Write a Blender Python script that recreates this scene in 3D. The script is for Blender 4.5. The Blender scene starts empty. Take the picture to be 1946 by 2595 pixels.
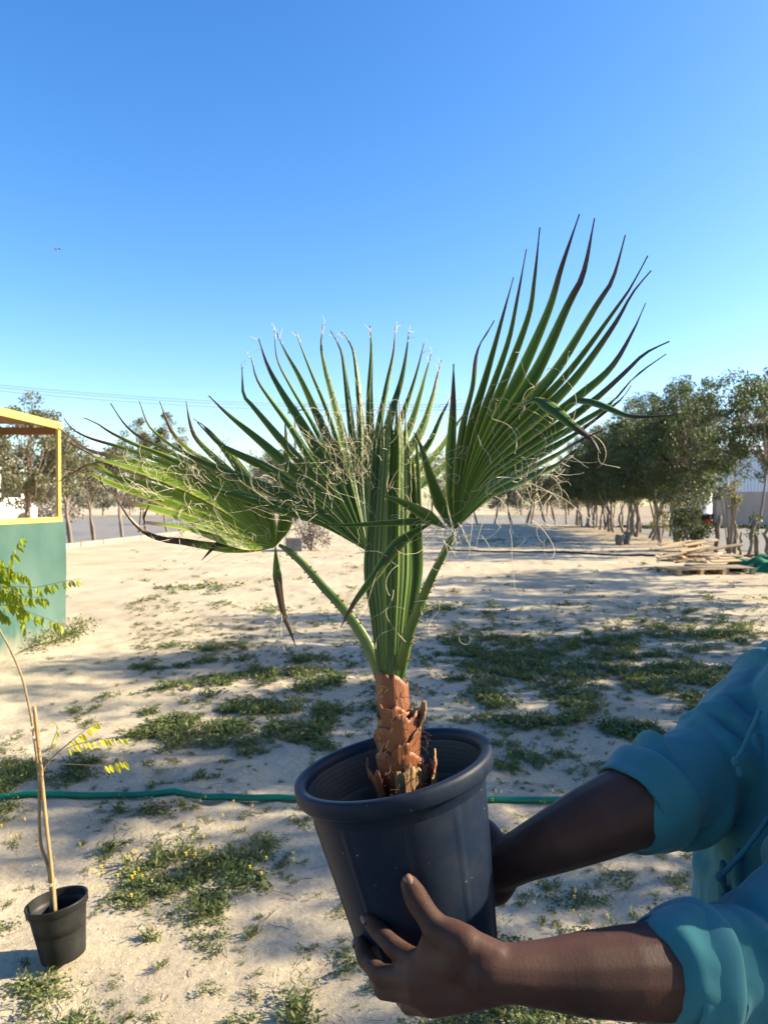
import bpy, bmesh, math, random
import numpy as np
from mathutils import Vector, Matrix
R = math.radians
# ------------------------------------------------------------------ camera, sky, sun
HC, FPX = 1.6, 1874.0          # camera height (m), focal length in photo pixels
PITCH = math.atan(17.5 / FPX)  # looking a hair below level
SUN_EL, SUN_AZ = 28.0, 5.0    # azimuth measured from +X towards +Y
S = bpy.context.scene
C = S.collection
cam = bpy.data.cameras.new('camera')
cam.sensor_fit = 'VERTICAL'; cam.sensor_height = 36.0; cam.lens = 26.0
cam.clip_start = 0.02; cam.clip_end = 3000
cam.dof.use_dof = True; cam.dof.focus_distance = 1.05; cam.dof.aperture_fstop = 11.0
camo = bpy.data.objects.new('camera', cam); C.objects.link(camo)
camo.location = (0, 0, HC); camo.rotation_euler = (R(90) - PITCH, 0, 0)
S.camera = camo
W = bpy.data.worlds.new('World'); S.world = W; W.use_nodes = True
wn = W.node_tree.nodes; wl = W.node_tree.links
sky = wn.new('ShaderNodeTexSky'); sky.sky_type = 'NISHITA'; sky.sun_disc = False
sky.sun_elevation = R(SUN_EL); sky.sun_rotation = R(90 - SUN_AZ)
sky.air_density = 1.0; sky.dust_density = 0.9; sky.ozone_density = 2.0; sky.altitude = 0
hsv = wn.new('ShaderNodeHueSaturation'); hsv.inputs['Saturation'].default_value = 1.36; hsv.inputs['Hue'].default_value = .507; wl.new(sky.outputs[0], hsv.inputs['Color'])
wl.new(hsv.outputs[0], wn['Background'].inputs[0]); wn['Background'].inputs[1].default_value = 0.082
sun = bpy.data.lights.new('sun', 'SUN'); sun.energy = 4.4; sun.angle = R(0.55); sun.color = (1.0, 0.86, 0.62)
suno = bpy.data.objects.new('sun', sun); C.objects.link(suno)
sd = Vector((math.cos(R(SUN_EL)) * math.cos(R(SUN_AZ)), math.cos(R(SUN_EL)) * math.sin(R(SUN_AZ)), math.sin(R(SUN_EL))))
suno.rotation_euler = sd.to_track_quat('Z', 'Y').to_euler(); suno.location = (30, 0, 20)
S.view_settings.view_transform = 'Standard'; S.view_settings.look = 'None'
S.view_settings.exposure = 1.9; S.view_settings.gamma = 1.0
S.cycles.max_bounces = 6; S.cycles.diffuse_bounces = 3; S.cycles.transparent_max_bounces = 8
S.cycles.use_adaptive_sampling = True; S.cycles.sample_clamp_indirect = 4.0
try: S.cycles.use_denoising = True
except Exception: pass

# ------------------------------------------------------------------ helpers
def P(px, py, d):
    """photo pixel at depth d (metres along the view axis) -> world point"""
    v = Vector(((px - 973.0) / FPX, 1.0, -(py - 1297.5) / FPX)) * d
    v.rotate(Matrix.Rotation(-PITCH, 3, 'X'))
    return Vector((0, 0, HC)) + v
def G(px, py):
    """photo pixel -> ground point (x, y)"""
    a = P(px, py, 1.0) - Vector((0, 0, HC))
    k = -HC / a.z
    return a.x * k, a.y * k

def hsh(ix, iy, s):
    n = (ix.astype(np.int64) * 374761393 + iy.astype(np.int64) * 668265263 + s * 1442695041) & 0x7fffffff
    n = ((n ^ (n >> 13)) * 1274126177) & 0x7fffffff
    n = (n ^ (n >> 16)) & 0xffff
    return n / 65535.0
def vnoise(x, y, s=0):
    x = np.asarray(x, float); y = np.asarray(y, float)
    ix = np.floor(x); iy = np.floor(y); fx = x - ix; fy = y - iy
    fx = fx * fx * (3 - 2 * fx); fy = fy * fy * (3 - 2 * fy)
    a = hsh(ix, iy, s); b = hsh(ix + 1, iy, s); c = hsh(ix, iy + 1, s); d = hsh(ix + 1, iy + 1, s)
    return (a * (1 - fx) + b * fx) * (1 - fy) + (c * (1 - fx) + d * fx) * fy
def sstep(a, b, x):
    t = np.clip((np.asarray(x, float) - a) / (b - a), 0, 1); return t * t * (3 - 2 * t)
def XR(y): return 11.1 + 0.12 * (y - 22.2)     # line of the tree row on the right
def XL(y): return -11.6 + 0.05 * (y - 26.6)    # kerb line on the left
_fr = random.Random(4); FEET = []
for _k in range(9):
    _x, _y, _a = _fr.uniform(-4, 3), _fr.uniform(2.3, 9), _fr.uniform(0, 6.28)
    for _j in range(7):
        FEET.append((_x, _y, _a + _fr.uniform(-.2, .2), _fr.uniform(.012, .022))); _sd = .09 * (-1) ** _j
        _x += .36 * math.cos(_a) - _sd * math.sin(_a); _y += .36 * math.sin(_a) + _sd * math.cos(_a)
def plot_mask(x, y):
    x = np.asarray(x, float); y = np.asarray(y, float)
    return sstep(0.3, 1.4, x - XL(y)) * (1 - sstep(0, 1.0, x - XR(y) - 0.2)) * (1 - sstep(60.5, 62, y))
def H(x, y):
    x = np.asarray(x, float); y = np.asarray(y, float)
    z = 0.05 * (vnoise(x * 0.7 + 3, y * 0.7, 1) - .5) + 0.035 * (vnoise(x * 2.1, y * 2.1 + 9, 2) - .5)
    z += 0.024 * (vnoise(x * 5.2, y * 5.2, 3) - .5) + 0.013 * (vnoise(x * 12, y * 12, 4) - .5)
    for fx, fy, fa, fd in FEET:
        ca, sa = math.cos(fa), math.sin(fa); u = (x - fx) * ca + (y - fy) * sa; v = (y - fy) * ca - (x - fx) * sa
        e = (u / .14) ** 2 + (v / .055) ** 2; z = z - fd * np.exp(-e ** 2) + fd * .35 * np.exp(-(e - 2.2) ** 2)
    return z * plot_mask(x, y)

class MB:
    def __init__(s): s.v = []; s.f = []; s.at = []
    def add(s, vs, fs, at=None):
        b = len(s.v); s.v += [tuple(v) for v in vs]; s.f += [tuple(i + b for i in f) for f in fs]
        s.at += list(at) if at is not None else [0.0] * len(vs)
        return b
    def tube(s, pts, rad, n=8, cap=True, flat=1.0, flatdir=None, at=None):
        pts = [Vector(p) for p in pts]
        if not hasattr(rad, '__len__'): rad = [rad] * len(pts)
        vs = []; ref = None; ats = []
        for i, p in enumerate(pts):
            t = (pts[min(i + 1, len(pts) - 1)] - pts[max(i - 1, 0)])
            t = t.normalized() if t.length > 1e-9 else Vector((0, 0, 1))
            if flatdir is not None: ref = Vector(flatdir)
            elif ref is None: ref = Vector((0, 0, 1)) if abs(t.z) < .9 else Vector((1, 0, 0))
            u = (ref - t * ref.dot(t))
            u = u.normalized() if u.length > 1e-6 else t.orthogonal().normalized()
            w = t.cross(u); ref = u
            for k in range(n):
                a = 2 * math.pi * k / n
                vs.append(p + u * (math.cos(a) * rad[i] * flat) + w * (math.sin(a) * rad[i]))
                ats.append(at[i] if at is not None else 0.0)
        fs = []
        for i in range(len(pts) - 1):
            for k in range(n):
                k2 = (k + 1) % n
                fs.append((i * n + k, i * n + k2, (i + 1) * n + k2, (i + 1) * n + k))
        if cap:
            fs.append(tuple(range(n))[::-1]); fs.append(tuple((len(pts) - 1) * n + k for k in range(n)))
        s.add(vs, fs, ats)
    def caps(s, pts, rad, n=14):
        """round-ended tapered tube"""
        pts = [Vector(p) for p in pts]
        if not hasattr(rad, '__len__'): rad = [rad] * len(pts)
        t0 = (pts[0] - pts[1]).normalized(); t1 = (pts[-1] - pts[-2]).normalized()
        P2 = []; R2 = []
        for a in (85, 60, 30): P2.append(pts[0] + t0 * rad[0] * math.sin(R(a))); R2.append(rad[0] * math.cos(R(a)))
        P2 += pts; R2 += list(rad)
        for a in (30, 60, 85): P2.append(pts[-1] + t1 * rad[-1] * math.sin(R(a))); R2.append(rad[-1] * math.cos(R(a)))
        s.tube(P2, R2, n)
    def hull(s, balls):
        bm = bmesh.new()
        for p, r in balls:
            m = Matrix.Translation(Vector(p)) @ Matrix.Scale(r, 4)
            bmesh.ops.create_icosphere(bm, subdivisions=2, radius=1.0, matrix=m)
        bmesh.ops.convex_hull(bm, input=list(bm.verts))
        for v in [v for v in bm.verts if not v.link_faces]: bm.verts.remove(v)
        bm.verts.index_update()
        s.add([v.co.copy() for v in bm.verts], [[v.index for v in f.verts] for f in bm.faces]); bm.free()
    def ball(s, p, r, sc=(1, 1, 1), sub=2):
        bm = bmesh.new()
        bmesh.ops.create_icosphere(bm, subdivisions=sub, radius=1.0)
        s.add([Vector(p) + Vector((v.co.x * r * sc[0], v.co.y * r * sc[1], v.co.z * r * sc[2])) for v in bm.verts],
              [[v.index for v in f.verts] for f in bm.faces]); bm.free()
    def box(s, c, d, rot=None, bev=0.0):
        c = Vector(c); M = rot.to_matrix() if rot is not None else Matrix.Identity(3)
        if bev > 0:
            bm = bmesh.new(); bmesh.ops.create_cube(bm, size=1.0)
            for v in bm.verts: v.co = Vector((v.co.x * d[0], v.co.y * d[1], v.co.z * d[2]))
            bmesh.ops.bevel(bm, geom=list(bm.edges), offset=bev, segments=2, affect='EDGES', profile=.6)
            bm.verts.index_update()
            s.add([c + M @ v.co for v in bm.verts], [[v.index for v in f.verts] for f in bm.faces]); bm.free(); return
        vs = [c + M @ Vector((x * d[0] / 2, y * d[1] / 2, z * d[2] / 2)) for x in (-1, 1) for y in (-1, 1) for z in (-1, 1)]
        s.add(vs, [(0, 1, 3, 2), (4, 6, 7, 5), (0, 4, 5, 1), (2, 3, 7, 6), (0, 2, 6, 4), (1, 5, 7, 3)])
    def lathe(s, prof, n=64, M=None, wob=None):
        vs = []
        for (r, z) in prof:
            for k in range(n):
                a = 2 * math.pi * k / n
                rr = r + (wob(a, z) if wob else 0)
                v = Vector((rr * math.cos(a), rr * math.sin(a), z)); vs.append(M @ v if M is not None else v)
        fs = [(i * n + k, i * n + (k + 1) % n, (i + 1) * n + (k + 1) % n, (i + 1) * n + k) for i in range(len(prof) - 1) for k in range(n)]
        s.add(vs, fs)
    def build(s, name, mat, parent=None, smooth=True, attr=None, col=None):
        me = bpy.data.meshes.new(name)
        me.from_pydata(s.v, [], s.f); me.update()
        if smooth: me.polygons.foreach_set('use_smooth', [True] * len(me.polygons))
        if attr:
            a = me.attributes.new(attr, 'FLOAT', 'POINT'); a.data.foreach_set('value', s.at)
        if mat is not None: me.materials.append(mat)
        o = bpy.data.objects.new(name, me); C.objects.link(o)
        if parent is not None:
            o.parent = parent
            if parent.type == 'EMPTY': o.matrix_parent_inverse = Matrix.Translation(-Vector(parent.location))
        return o
def rawmesh(name, V, F4, mat, parent=None, smooth=False):
    """fast mesh from numpy: V (n,3), F4 (m,4)"""
    me = bpy.data.meshes.new(name)
    V = np.asarray(V, np.float32); F4 = np.asarray(F4, np.int32); k = F4.shape[1]
    me.vertices.add(len(V)); me.vertices.foreach_set('co', V.ravel())
    me.loops.add(F4.size); me.loops.foreach_set('vertex_index', F4.ravel())
    me.polygons.add(len(F4)); me.polygons.foreach_set('loop_start', np.arange(len(F4), dtype=np.int32) * k)
    me.update(calc_edges=True); me.validate()
    if smooth: me.polygons.foreach_set('use_smooth', [True] * len(me.polygons))
    if mat is not None: me.materials.append(mat)
    o = bpy.data.objects.new(name, me); C.objects.link(o)
    if parent is not None: o.parent = parent
    return o
def tag(o, label=None, cat=None, group=None, kind=None):
    if label: o['label'] = label
    if cat: o['category'] = cat
    if group: o['group'] = group
    if kind: o['kind'] = kind
    return o
def empty(name, loc, label, cat, group=None):
    o = bpy.data.objects.new(name, None); C.objects.link(o); o.location = loc
    o.empty_display_size = .05
    return tag(o, label, cat, group)
def copy_tree(o, parent=None):
    c = o.copy(); C.objects.link(c)
    if parent is not None: c.parent = parent
    for ch in [x for x in o.children]: copy_tree(ch, c)
    return c
ORD = ['first', 'second', 'third', 'fourth', 'fifth', 'sixth', 'seventh', 'eighth', 'ninth', 'tenth', 'eleventh', 'twelfth', 'thirteenth',
       'fourteenth', 'fifteenth', 'sixteenth', 'seventeenth', 'eighteenth', 'nineteenth', 'twentieth', 'twenty-first', 'twenty-second',
       'twenty-third', 'twenty-fourth', 'twenty-fifth', 'twenty-sixth', 'twenty-seventh', 'twenty-eighth', 'twenty-ninth', 'thirtieth',
       'thirty-first', 'thirty-second', 'thirty-third', 'thirty-fourth', 'thirty-fifth', 'thirty-sixth', 'thirty-seventh', 'thirty-eighth', 'thirty-ninth', 'fortieth']
def smoothpath(pts, n):
    """Catmull-Rom resample of a list of Vectors to n points"""
    p = [Vector(q) for q in pts]
    if len(p) == 2: return [p[0].lerp(p[1], i / (n - 1)) for i in range(n)]
    q = [p[0] * 2 - p[1]] + p + [p[-1] * 2 - p[-2]]
    d = []
    for i in range(1, len(q) - 2):
        for k in range(12):
            t = k / 12
            d.append(0.5 * (q[i] * 2 + (q[i + 1] - q[i - 1]) * t + (q[i - 1] * 2 - q[i] * 5 + q[i + 1] * 4 - q[i + 2]) * t * t
                            + (-q[i - 1] + q[i] * 3 - q[i + 1] * 3 + q[i + 2]) * t ** 3))
    d.append(p[-1])
    L = [0.0]
    for a, b in zip(d, d[1:]): L.append(L[-1] + (b - a).length)
    out = []; j = 0
    for i in range(n):
        s = L[-1] * i / (n - 1)
        while j < len(L) - 2 and L[j + 1] < s: j += 1
        w = (s - L[j]) / max(L[j + 1] - L[j], 1e-9); out.append(d[j].lerp(d[j + 1], min(max(w, 0), 1)))
    return out

# ------------------------------------------------------------------ materials
def mat(name, col, rough=.8, var=None, scale=8.0, bump=0.0, bscale=60.0, spec=.3, metal=0.0, detail=4.0, trans=0.0, transcol=None, coord='Object', rnd=0.0, stretch=None):
    m = bpy.data.materials.new(name); m.use_nodes = True
    n = m.node_tree.nodes; l = m.node_tree.links; b = n['Principled BSDF']
    b.inputs['Base Color'].default_value = (*col, 1); b.inputs['Roughness'].default_value = rough
    b.inputs['Specular IOR Level'].default_value = spec; b.inputs['Metallic'].default_value = metal
    tc = n.new('ShaderNodeTexCoord'); src = tc.outputs[coord]
    if stretch:
        mp = n.new('ShaderNodeMapping'); mp.inputs['Scale'].default_value = stretch; l.new(src, mp.inputs[0]); src = mp.outputs[0]
    colout = None
    if var is not None:
        t = n.new('ShaderNodeTexNoise'); t.inputs['Scale'].default_value = scale; t.inputs['Detail'].default_value = detail
        l.new(src, t.inputs['Vector'])
        r = n.new('ShaderNodeValToRGB'); r.color_ramp.elements[0].position = .35; r.color_ramp.elements[1].position = .68
        r.color_ramp.elements[0].color = (*col, 1); r.color_ramp.elements[1].color = (*var, 1)
        l.new(t.outputs[0], r.inputs[0]); colout = r.outputs[0]
    if rnd > 0:
        g = n.new('ShaderNodeNewGeometry'); hs = n.new('ShaderNodeHueSaturation')
        mr = n.new('ShaderNodeMapRange'); mr.inputs['To Min'].default_value = 1 - rnd; mr.inputs['To Max'].default_value = 1 + rnd
        l.new(g.outputs['Random Per Island'], mr.inputs['Value']); l.new(mr.outputs[0], hs.inputs['Value'])
        if colout is not None: l.new(colout, hs.inputs['Color'])
        else: hs.inputs['Color'].default_value = (*col, 1)
        colout = hs.outputs[0]
    if colout is not None: l.new(colout, b.inputs['Base Color'])
    if bump > 0:
        t2 = n.new('ShaderNodeTexNoise'); t2.inputs['Scale'].default_value = bscale; t2.inputs['Detail'].default_value = 5
        l.new(src, t2.inputs['Vector'])
        bp = n.new('ShaderNodeBump'); bp.inputs['Strength'].default_value = bump; bp.inputs['Distance'].default_value = .01
        l.new(t2.outputs[0], bp.inputs['Height']); l.new(bp.outputs[0], b.inputs['Normal'])
    if trans > 0:
        tr = n.new('ShaderNodeBsdfTranslucent'); tr.inputs[0].default_value = (*(transcol or col), 1)
        mx = n.new('ShaderNodeMixShader'); mx.inputs[0].default_value = trans
        l.new(b.outputs[0], mx.inputs[1]); l.new(tr.outputs[0], mx.inputs[2]); l.new(mx.outputs[0], n['Material Output'].inputs[0])
    return m

# ------------------------------------------------------------------ ground, road, kerb
def sand_material():
    m = bpy.data.materials.new('sand'); m.use_nodes = True
    n = m.node_tree.nodes; l = m.node_tree.links; b = n['Principled BSDF']
    b.inputs['Roughness'].default_value = .95; b.inputs['Specular IOR Level'].default_value = .1
    tc = n.new('ShaderNodeTexCoord')
    def noise(sc, det=5, rough=.55):
        t = n.new('ShaderNodeTexNoise'); t.inputs['Scale'].default_value = sc; t.inputs['Detail'].default_value = det
        t.inputs['Roughness'].default_value = rough; l.new(tc.outputs['Object'], t.inputs['Vector']); return t.outputs[0]
    def ramp(v, stops):
        r = n.new('ShaderNodeValToRGB'); e = r.color_ramp.elements
        e[0].position, e[0].color = stops[0][0], (*stops[0][1], 1); e[1].position, e[1].color = stops[-1][0], (*stops[-1][1], 1)
        for p, c in stops[1:-1]:
            q = e.new(p); q.color = (*c, 1)
        l.new(v, r.inputs[0]); return r.outputs[0]
    def mix(f, a, c, mode='MIX'):
        x = n.new('ShaderNodeMix'); x.data_type = 'RGBA'; x.blend_type = mode
        if isinstance(f, float): x.inputs[0].default_value = f
        else: l.new(f, x.inputs[0])
        for s_, v in ((6, a), (7, c)):
            if isinstance(v, tuple): x.inputs[s_].default_value = (*v, 1)
            else: l.new(v, x.inputs[s_])
        return x.outputs[2]
    base = ramp(noise(.45, 6), [(.3, (.34, .285, .20)), (.5, (.415, .355, .255)), (.7, (.47, .405, .295))])
    fine = ramp(noise(38, 6, .7), [(.3, (.72, .7, .68)), (.5, (1, 1, 1)), (.72, (1.12, 1.12, 1.12))])
    c = mix(1.0, base, fine, 'MULTIPLY')
    grain = ramp(noise(420, 2), [(.36, (.62, .6, .58)), (.5, (1, 1, 1)), (.66, (1.25, 1.25, 1.28))])
    c = mix(.8, c, grain, 'MULTIPLY')
    # scattered dark litter and damp soil
    lit = ramp(noise(2.6, 8, .7), [(.60, (0, 0, 0)), (.72, (1, 1, 1))])
    mm = n.new('ShaderNodeMath'); mm.operation = 'MULTIPLY'; mm.inputs[1].default_value = .45; l.new(lit, mm.inputs[0])
    c = mix(mm.outputs[0], c, (.17, .12, .08))
    # leaf litter under the tree row: by world x
    sx = n.new('ShaderNodeSeparateXYZ'); l.new(tc.outputs['Object'], sx.inputs[0])
    ma = n.new('ShaderNodeMath'); ma.operation = 'MULTIPLY_ADD'; ma.inputs[1].default_value = -.12; l.new(sx.outputs[1], ma.inputs[0]); l.new(sx.outputs[0], ma.inputs[2])
    mr = n.new('ShaderNodeMapRange'); mr.inputs['From Min'].default_value = 4.9; mr.inputs['From Max'].default_value = 7.8; l.new(ma.outputs[0], mr.inputs['Value'])
    ln = ramp(noise(6, 8, .75), [(.44, (0, 0, 0)), (.6, (1, 1, 1))])
    m3 = n.new('ShaderNodeMath'); m3.operation = 'MULTIPLY'; l.new(mr.outputs[0], m3.inputs[0]); l.new(ln, m3.inputs[1])
    c = mix(m3.outputs[0], c, (.12, .08, .055))
    l.new(c, b.inputs['Base Color'])
    bp = n.new('ShaderNodeBump'); bp.inputs['Strength'].default_value = .5; bp.inputs['Distance'].default_value = .02
    l.new(noise(26, 8, .7), bp.inputs['Height'])
    bp2 = n.new('ShaderNodeBump'); bp2.inputs['Strength'].default_value = .35; bp2.inputs['Distance'].default_value = .004
    l.new(noise(300, 3), bp2.inputs['Height']); l.new(bp.outputs[0], bp2.inputs['Normal']); l.new(bp2.outputs[0], b.inputs['Normal'])
    return m
M_sand = sand_material()
def graded(lo, a, b, hi, step, g=1.07):
    c = list(np.arange(a, b, step)); d = step; x = b; up = []
    while x < hi: up.append(x); d *= g; x += d
    up.append(hi); d = step; x = a; dn = []
    while x > lo:
        d *= g; x -= d; dn.append(max(x, lo))
    return np.array(dn[::-1] + c + up)
gx = graded(-900, -3.5, 4.5, 900, .04, 1.035); gy = graded(-60, 1.6, 9.0, 1500, .04, 1.022)
GX, GY = np.meshgrid(gx, gy, indexing='xy')
V = np.stack([GX, GY, H(GX, GY)], -1).reshape(-1, 3)
nx, ny = len(gx), len(gy)
ii = (np.arange(ny - 1)[:, None] * nx + np.arange(nx - 1)[None, :]).ravel()
ground = rawmesh('ground', V, np.stack([ii, ii + 1, ii + nx + 1, ii + nx], 1), M_sand, smooth=True)
tag(ground, kind='structure')
M_asph = mat('asphalt', (.16, .155, .15), .9, (.21, .20, .19), 1.2, .25, 160, spec=.2, coord='Object')
mb = MB(); z = .014
def quad(*p): mb.add([(x, y, z) for x, y in p], [(0, 1, 2, 3)])
quad((-30, -40), (XL(-40) - .35, -40), (XL(62) - .35, 62.5), (-30, 62.5))
quad((XR(-40) + 1.0, -40), (75, -40), (75, 49.2), (XR(49.2) + 1.0, 49.2))
quad((-120, 62.5), (24, 62.5), (24, 98), (-120, 98))
tag(mb.build('road', M_asph, smooth=False), kind='structure')
# dry verge beyond the left road and beyond the far road, green strip in front of the building
M_verge = mat('verge', (.20, .18, .10), .95, (.30, .25, .16), .8, .3, 20)
mb = MB(); z = .03
quad((-60, 10), (-30.2, 10), (-30.2, 62), (-60, 62)); quad((-130, 98.5), (60, 98.5), (60, 106), (-130, 106))
tag(mb.build('verge', M_verge, smooth=False), kind='structure')
M_conc = mat('concrete', (.29, .25, .20), .9, (.21, .185, .15), 3, .2, 40)
mb = MB()
y0 = 6.0
while y0 < 60:
    y1 = y0 + 1.95
    a = Vector((XL(y0), y0, .07)); b = Vector((XL(y1), y1, .07))
    mb.box((a + b) / 2, (.16, (b - a).length, .26), (Matrix.Rotation(-math.atan2(b.x - a.x, b.y - a.y), 3, 'Z')).to_euler(), .015)
    y0 += 2.0
tag(mb.build('kerb', M_conc, smooth=False), kind='structure')

# ------------------------------------------------------------------ weeds on the sand
rng = np.random.default_rng(5)
def weed_proto(kind, nleaf, rad, hgt, lsz):
    Q = []
    nst = max(4, nleaf // 9)
    for s_ in range(nst):
        a = rng.uniform(0, 2 * math.pi); L = rad * rng.uniform(.45, 1.05); up = hgt * rng.uniform(.4, 1.15)
        for k in range(nleaf // nst):
            t = rng.uniform(.15, 1)
            if kind == 0: c = np.array([math.cos(a) * L * t, math.sin(a) * L * t, up * math.sin(min(1, t * 1.1) * 1.9)])
            else: c = np.array([math.cos(a) * L * t * .6, math.sin(a) * L * t * .6, up * t * 1.4])
            c += rng.normal(0, lsz * .55, 3); c[2] = max(c[2], .003)
            d = rng.normal(0, 1, 3); d[2] = abs(d[2]) * .7 + (.2 if kind == 0 else 1.3); d /= np.linalg.norm(d)
            q = np.cross(d, rng.normal(0, 1, 3)); q /= np.linalg.norm(q) + 1e-9
            l_ = lsz * rng.uniform(.7, 1.3); w_ = l_ * (.38 if kind == 0 else .14)
            if kind == 1: l_ *= 2.2
            Q.append([c, c + d * l_ * .5 + q * w_, c + d * l_, c + d * l_ * .5 - q * w_])
    return np.array(Q)
near = [weed_proto(0, 110, .085, .045, .014) for _ in range(6)] + [weed_proto(1, 60, .05, .045, .02) for _ in range(2)] + [weed_proto(1, 45, .10, .13, .013) for _ in range(2)]
mid = [weed_proto(0, 60, .11, .055, .024) for _ in range(5)] + [weed_proto(1, 40, .07, .05, .03) for _ in range(2)]
far = [weed_proto(0, 22, .17, .07, .055) for _ in range(4)]
# where weeds grow: (photo x, y, half-width, half-height, strength) patches laid on the ground plane
PATCH = [(1500, 1720, 560, 150, .74), (1250, 1640, 260, 60, .75), (1750, 1600, 260, 45, .85), (1330, 1850, 230, 120, .6), (620, 1850, 330, 130, .72), (480, 1760, 180, 40, .3),
         (760, 1720, 230, 70, .6), (560, 1950, 200, 60, .7), (260, 2110, 330, 130, .66), (500, 2060, 260, 70, .7), (430, 2180, 170, 110, .75), (90, 1950, 200, 60, .55), (60, 2240, 140, 120, .5),
         (640, 2130, 160, 110, .42), (650, 2260, 120, 60, .6), (800, 2160, 90, 80, .5), (500, 2330, 160, 60, .45), (260, 2420, 220, 80, .4), (620, 2480, 220, 80, .45),
         (440, 2540, 330, 50, .55), (100, 2500, 160, 90, .5), (1400, 2380, 230, 60, .45), (1500, 2150, 220, 70, .42), (1340, 1990, 120, 50, .5), (1780, 2150, 120, 50, .5),
         (1050, 2560, 300, 50, .4), (540, 1492, 130, 14, .55), (420, 1515, 130, 18, .35), (1290, 1372, 190, 18, .9), (1440, 1392, 90, 8, .8), (1530, 1400, 60, 8, .6), (1250, 1500, 250, 30, .25), (900, 1420, 120, 25, .35),
         (1620, 1432, 60, 8, .4), (330, 1660, 90, 20, .2), (520, 1650, 200, 25, .35), (130, 1610, 60, 14, .9), (1000, 1790, 200, 60, .55), (1120, 1560, 200, 30, .4)]
N = 60000
u = rng.uniform(0, 1, N); Yc = 1 / (1 / 1.9 + u * (1 / 48 - 1 / 1.9)); Xc = Yc * rng.uniform(-.78, .78, N)
pxc = 973 + Xc / Yc * FPX; pyc = 1280 + HC / Yc * FPX
dens = np.full(N, .16) * sstep(48, 12, Yc)
dens = np.where(pyc > 1940, .42, dens); dens = np.where((pxc < 330) & (pyc < 1880), .05, dens); dens = np.where((pxc > 330) & (pyc > 1640) & (pyc < 1960), np.maximum(dens, .22), dens)
for (a, b_, c_, d_, w_) in PATCH:
    dens = np.maximum(dens, w_ * np.exp(-(((pxc - a) / c_) ** 2 + ((pyc - b_) / d_) ** 2) * .9))
out = (pxc < -100) | (pxc > 2050); dens = np.where(out, .4, dens)
nz = .15 * vnoise(Xc * 1.2 + 40, Yc * 1.2, 11) + .42 * vnoise(Xc * 3.3, Yc * 3.3 + 7, 12) + .43 * vnoise(Xc * 7, Yc * 7, 13)
q_ = np.empty(N); q_[np.argsort(nz)] = np.linspace(0, 1, N); cov = np.clip(dens * 1.25, 0, .96)
keep = (q_ > 1 - cov) & (plot_mask(Xc, Yc) > .5) & (rng.uniform(0, 1, N) < np.clip(np.where(Yc < 6, 300, 165) * Yc ** 3 / 76000, 0, 1) * (.16 + .84 * np.clip((q_ - 1 + cov) * 2.2, 0, 1) ** 1.2))
seed_ = (rng.uniform(0, 1, N) < np.clip(55 * Yc ** 3 / 76000, 0, .5)) & (plot_mask(Xc, Yc) > .5) & (Yc < 12) & ~((pxc < 330) & (pyc < 1850)) & ~keep
keep |= seed_
keep &= ~((np.abs(Yc - 4.03) < .10) & (rng.uniform(0, 1, N) < .8))
keep &= ~((Xc < -3.9) & (Yc > 5.2) & (Yc < 9.2))
Xk, Yk, Sk = Xc[keep], Yc[keep], .38 + .58 * np.clip((q_[keep] - 1 + cov[keep]) * 2.6, 0, 1)
Sk = np.where(seed_[keep], rng.uniform(.2, .48, keep.sum()), Sk)
VV = []
for x, y, s_ in zip(Xk, Yk, Sk):
    pr = near if y < 5 else (mid if y < 11 else far)
    Q = pr[rng.integers(len(pr))]; a = rng.uniform(0, 6.28); ca, sa = math.cos(a), math.sin(a)
    s_ = s_ * rng.uniform(.7, 1.25); q = Q * (s_ * np.array([1.3, 1.3, .62]))
    w = np.stack([q[..., 0] * ca - q[..., 1] * sa + x, q[..., 0] * sa + q[..., 1] * ca + y, q[..., 2]], -1); VV.append(w.reshape(-1, 3))
VV = np.concatenate(VV); VV[:, 2] += H(VV[:, 0], VV[:, 1]) - .002
M_weed = mat('weed_leaf', (.065, .10, .035), .6, (.16, .165, .06), 2.3, rnd=.45, trans=.25, transcol=(.16, .22, .05))
weeds = rawmesh('weeds', VV, np.arange(len(VV)).reshape(-1, 4), M_weed); tag(weeds, kind='stuff')
# dry litter, twigs and small stones lying on the sand
N = 2100; u = rng.uniform(0, 1, N); Yl = 1 / (1 / 1.9 + u * (1 / 14 - 1 / 1.9)); Xl = Yl * rng.uniform(-.7, .7, N)
mb = MB()
for x, y in zip(Xl[:1500], Yl[:1500]):
    z0 = float(H(x, y)); r_ = rng.uniform(.002, .006) * (1 + y * .06)
    a = rng.uniform(0, 6.28)
    mb.add([(x + r_ * math.cos(a + k * 1.571), y + r_ * math.sin(a + k * 1.571) * .8, z0 + r_ * .1) for k in range(4)] + [(x, y, z0 + r_ * .8)], [(0, 1, 4), (1, 2, 4), (2, 3, 4), (3, 0, 4)])
M_peb = mat('pebbles', (.45, .40, .34), .9, rnd=.5); tag(mb.build('pebbles', M_peb, smooth=False), kind='stuff')
mb = MB()
for x, y in zip(Xl[1500:], Yl[1500:]):
    z0 = float(H(x, y)) + .004; a = rng.uniform(0, 6.28); L = rng.uniform(.02, .09)
    if rng.uniform() < .12: L *= 2.2
    pts = [Vector((x + math.cos(a) * L * t + rng.normal(0, L * .08), y + math.sin(a) * L * t + rng.normal(0, L * .08), z0 + rng.uniform(0, .006))) for t in (0, .33, .66, 1)]
    mb.tube(pts, rng.uniform(.0006, .0015), 4, cap=False)
M_lit = mat('dry_litter', (.16, .11, .07), .9, rnd=.6); tag(mb.build('litter', M_lit, smooth=False), kind='stuff')
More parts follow.
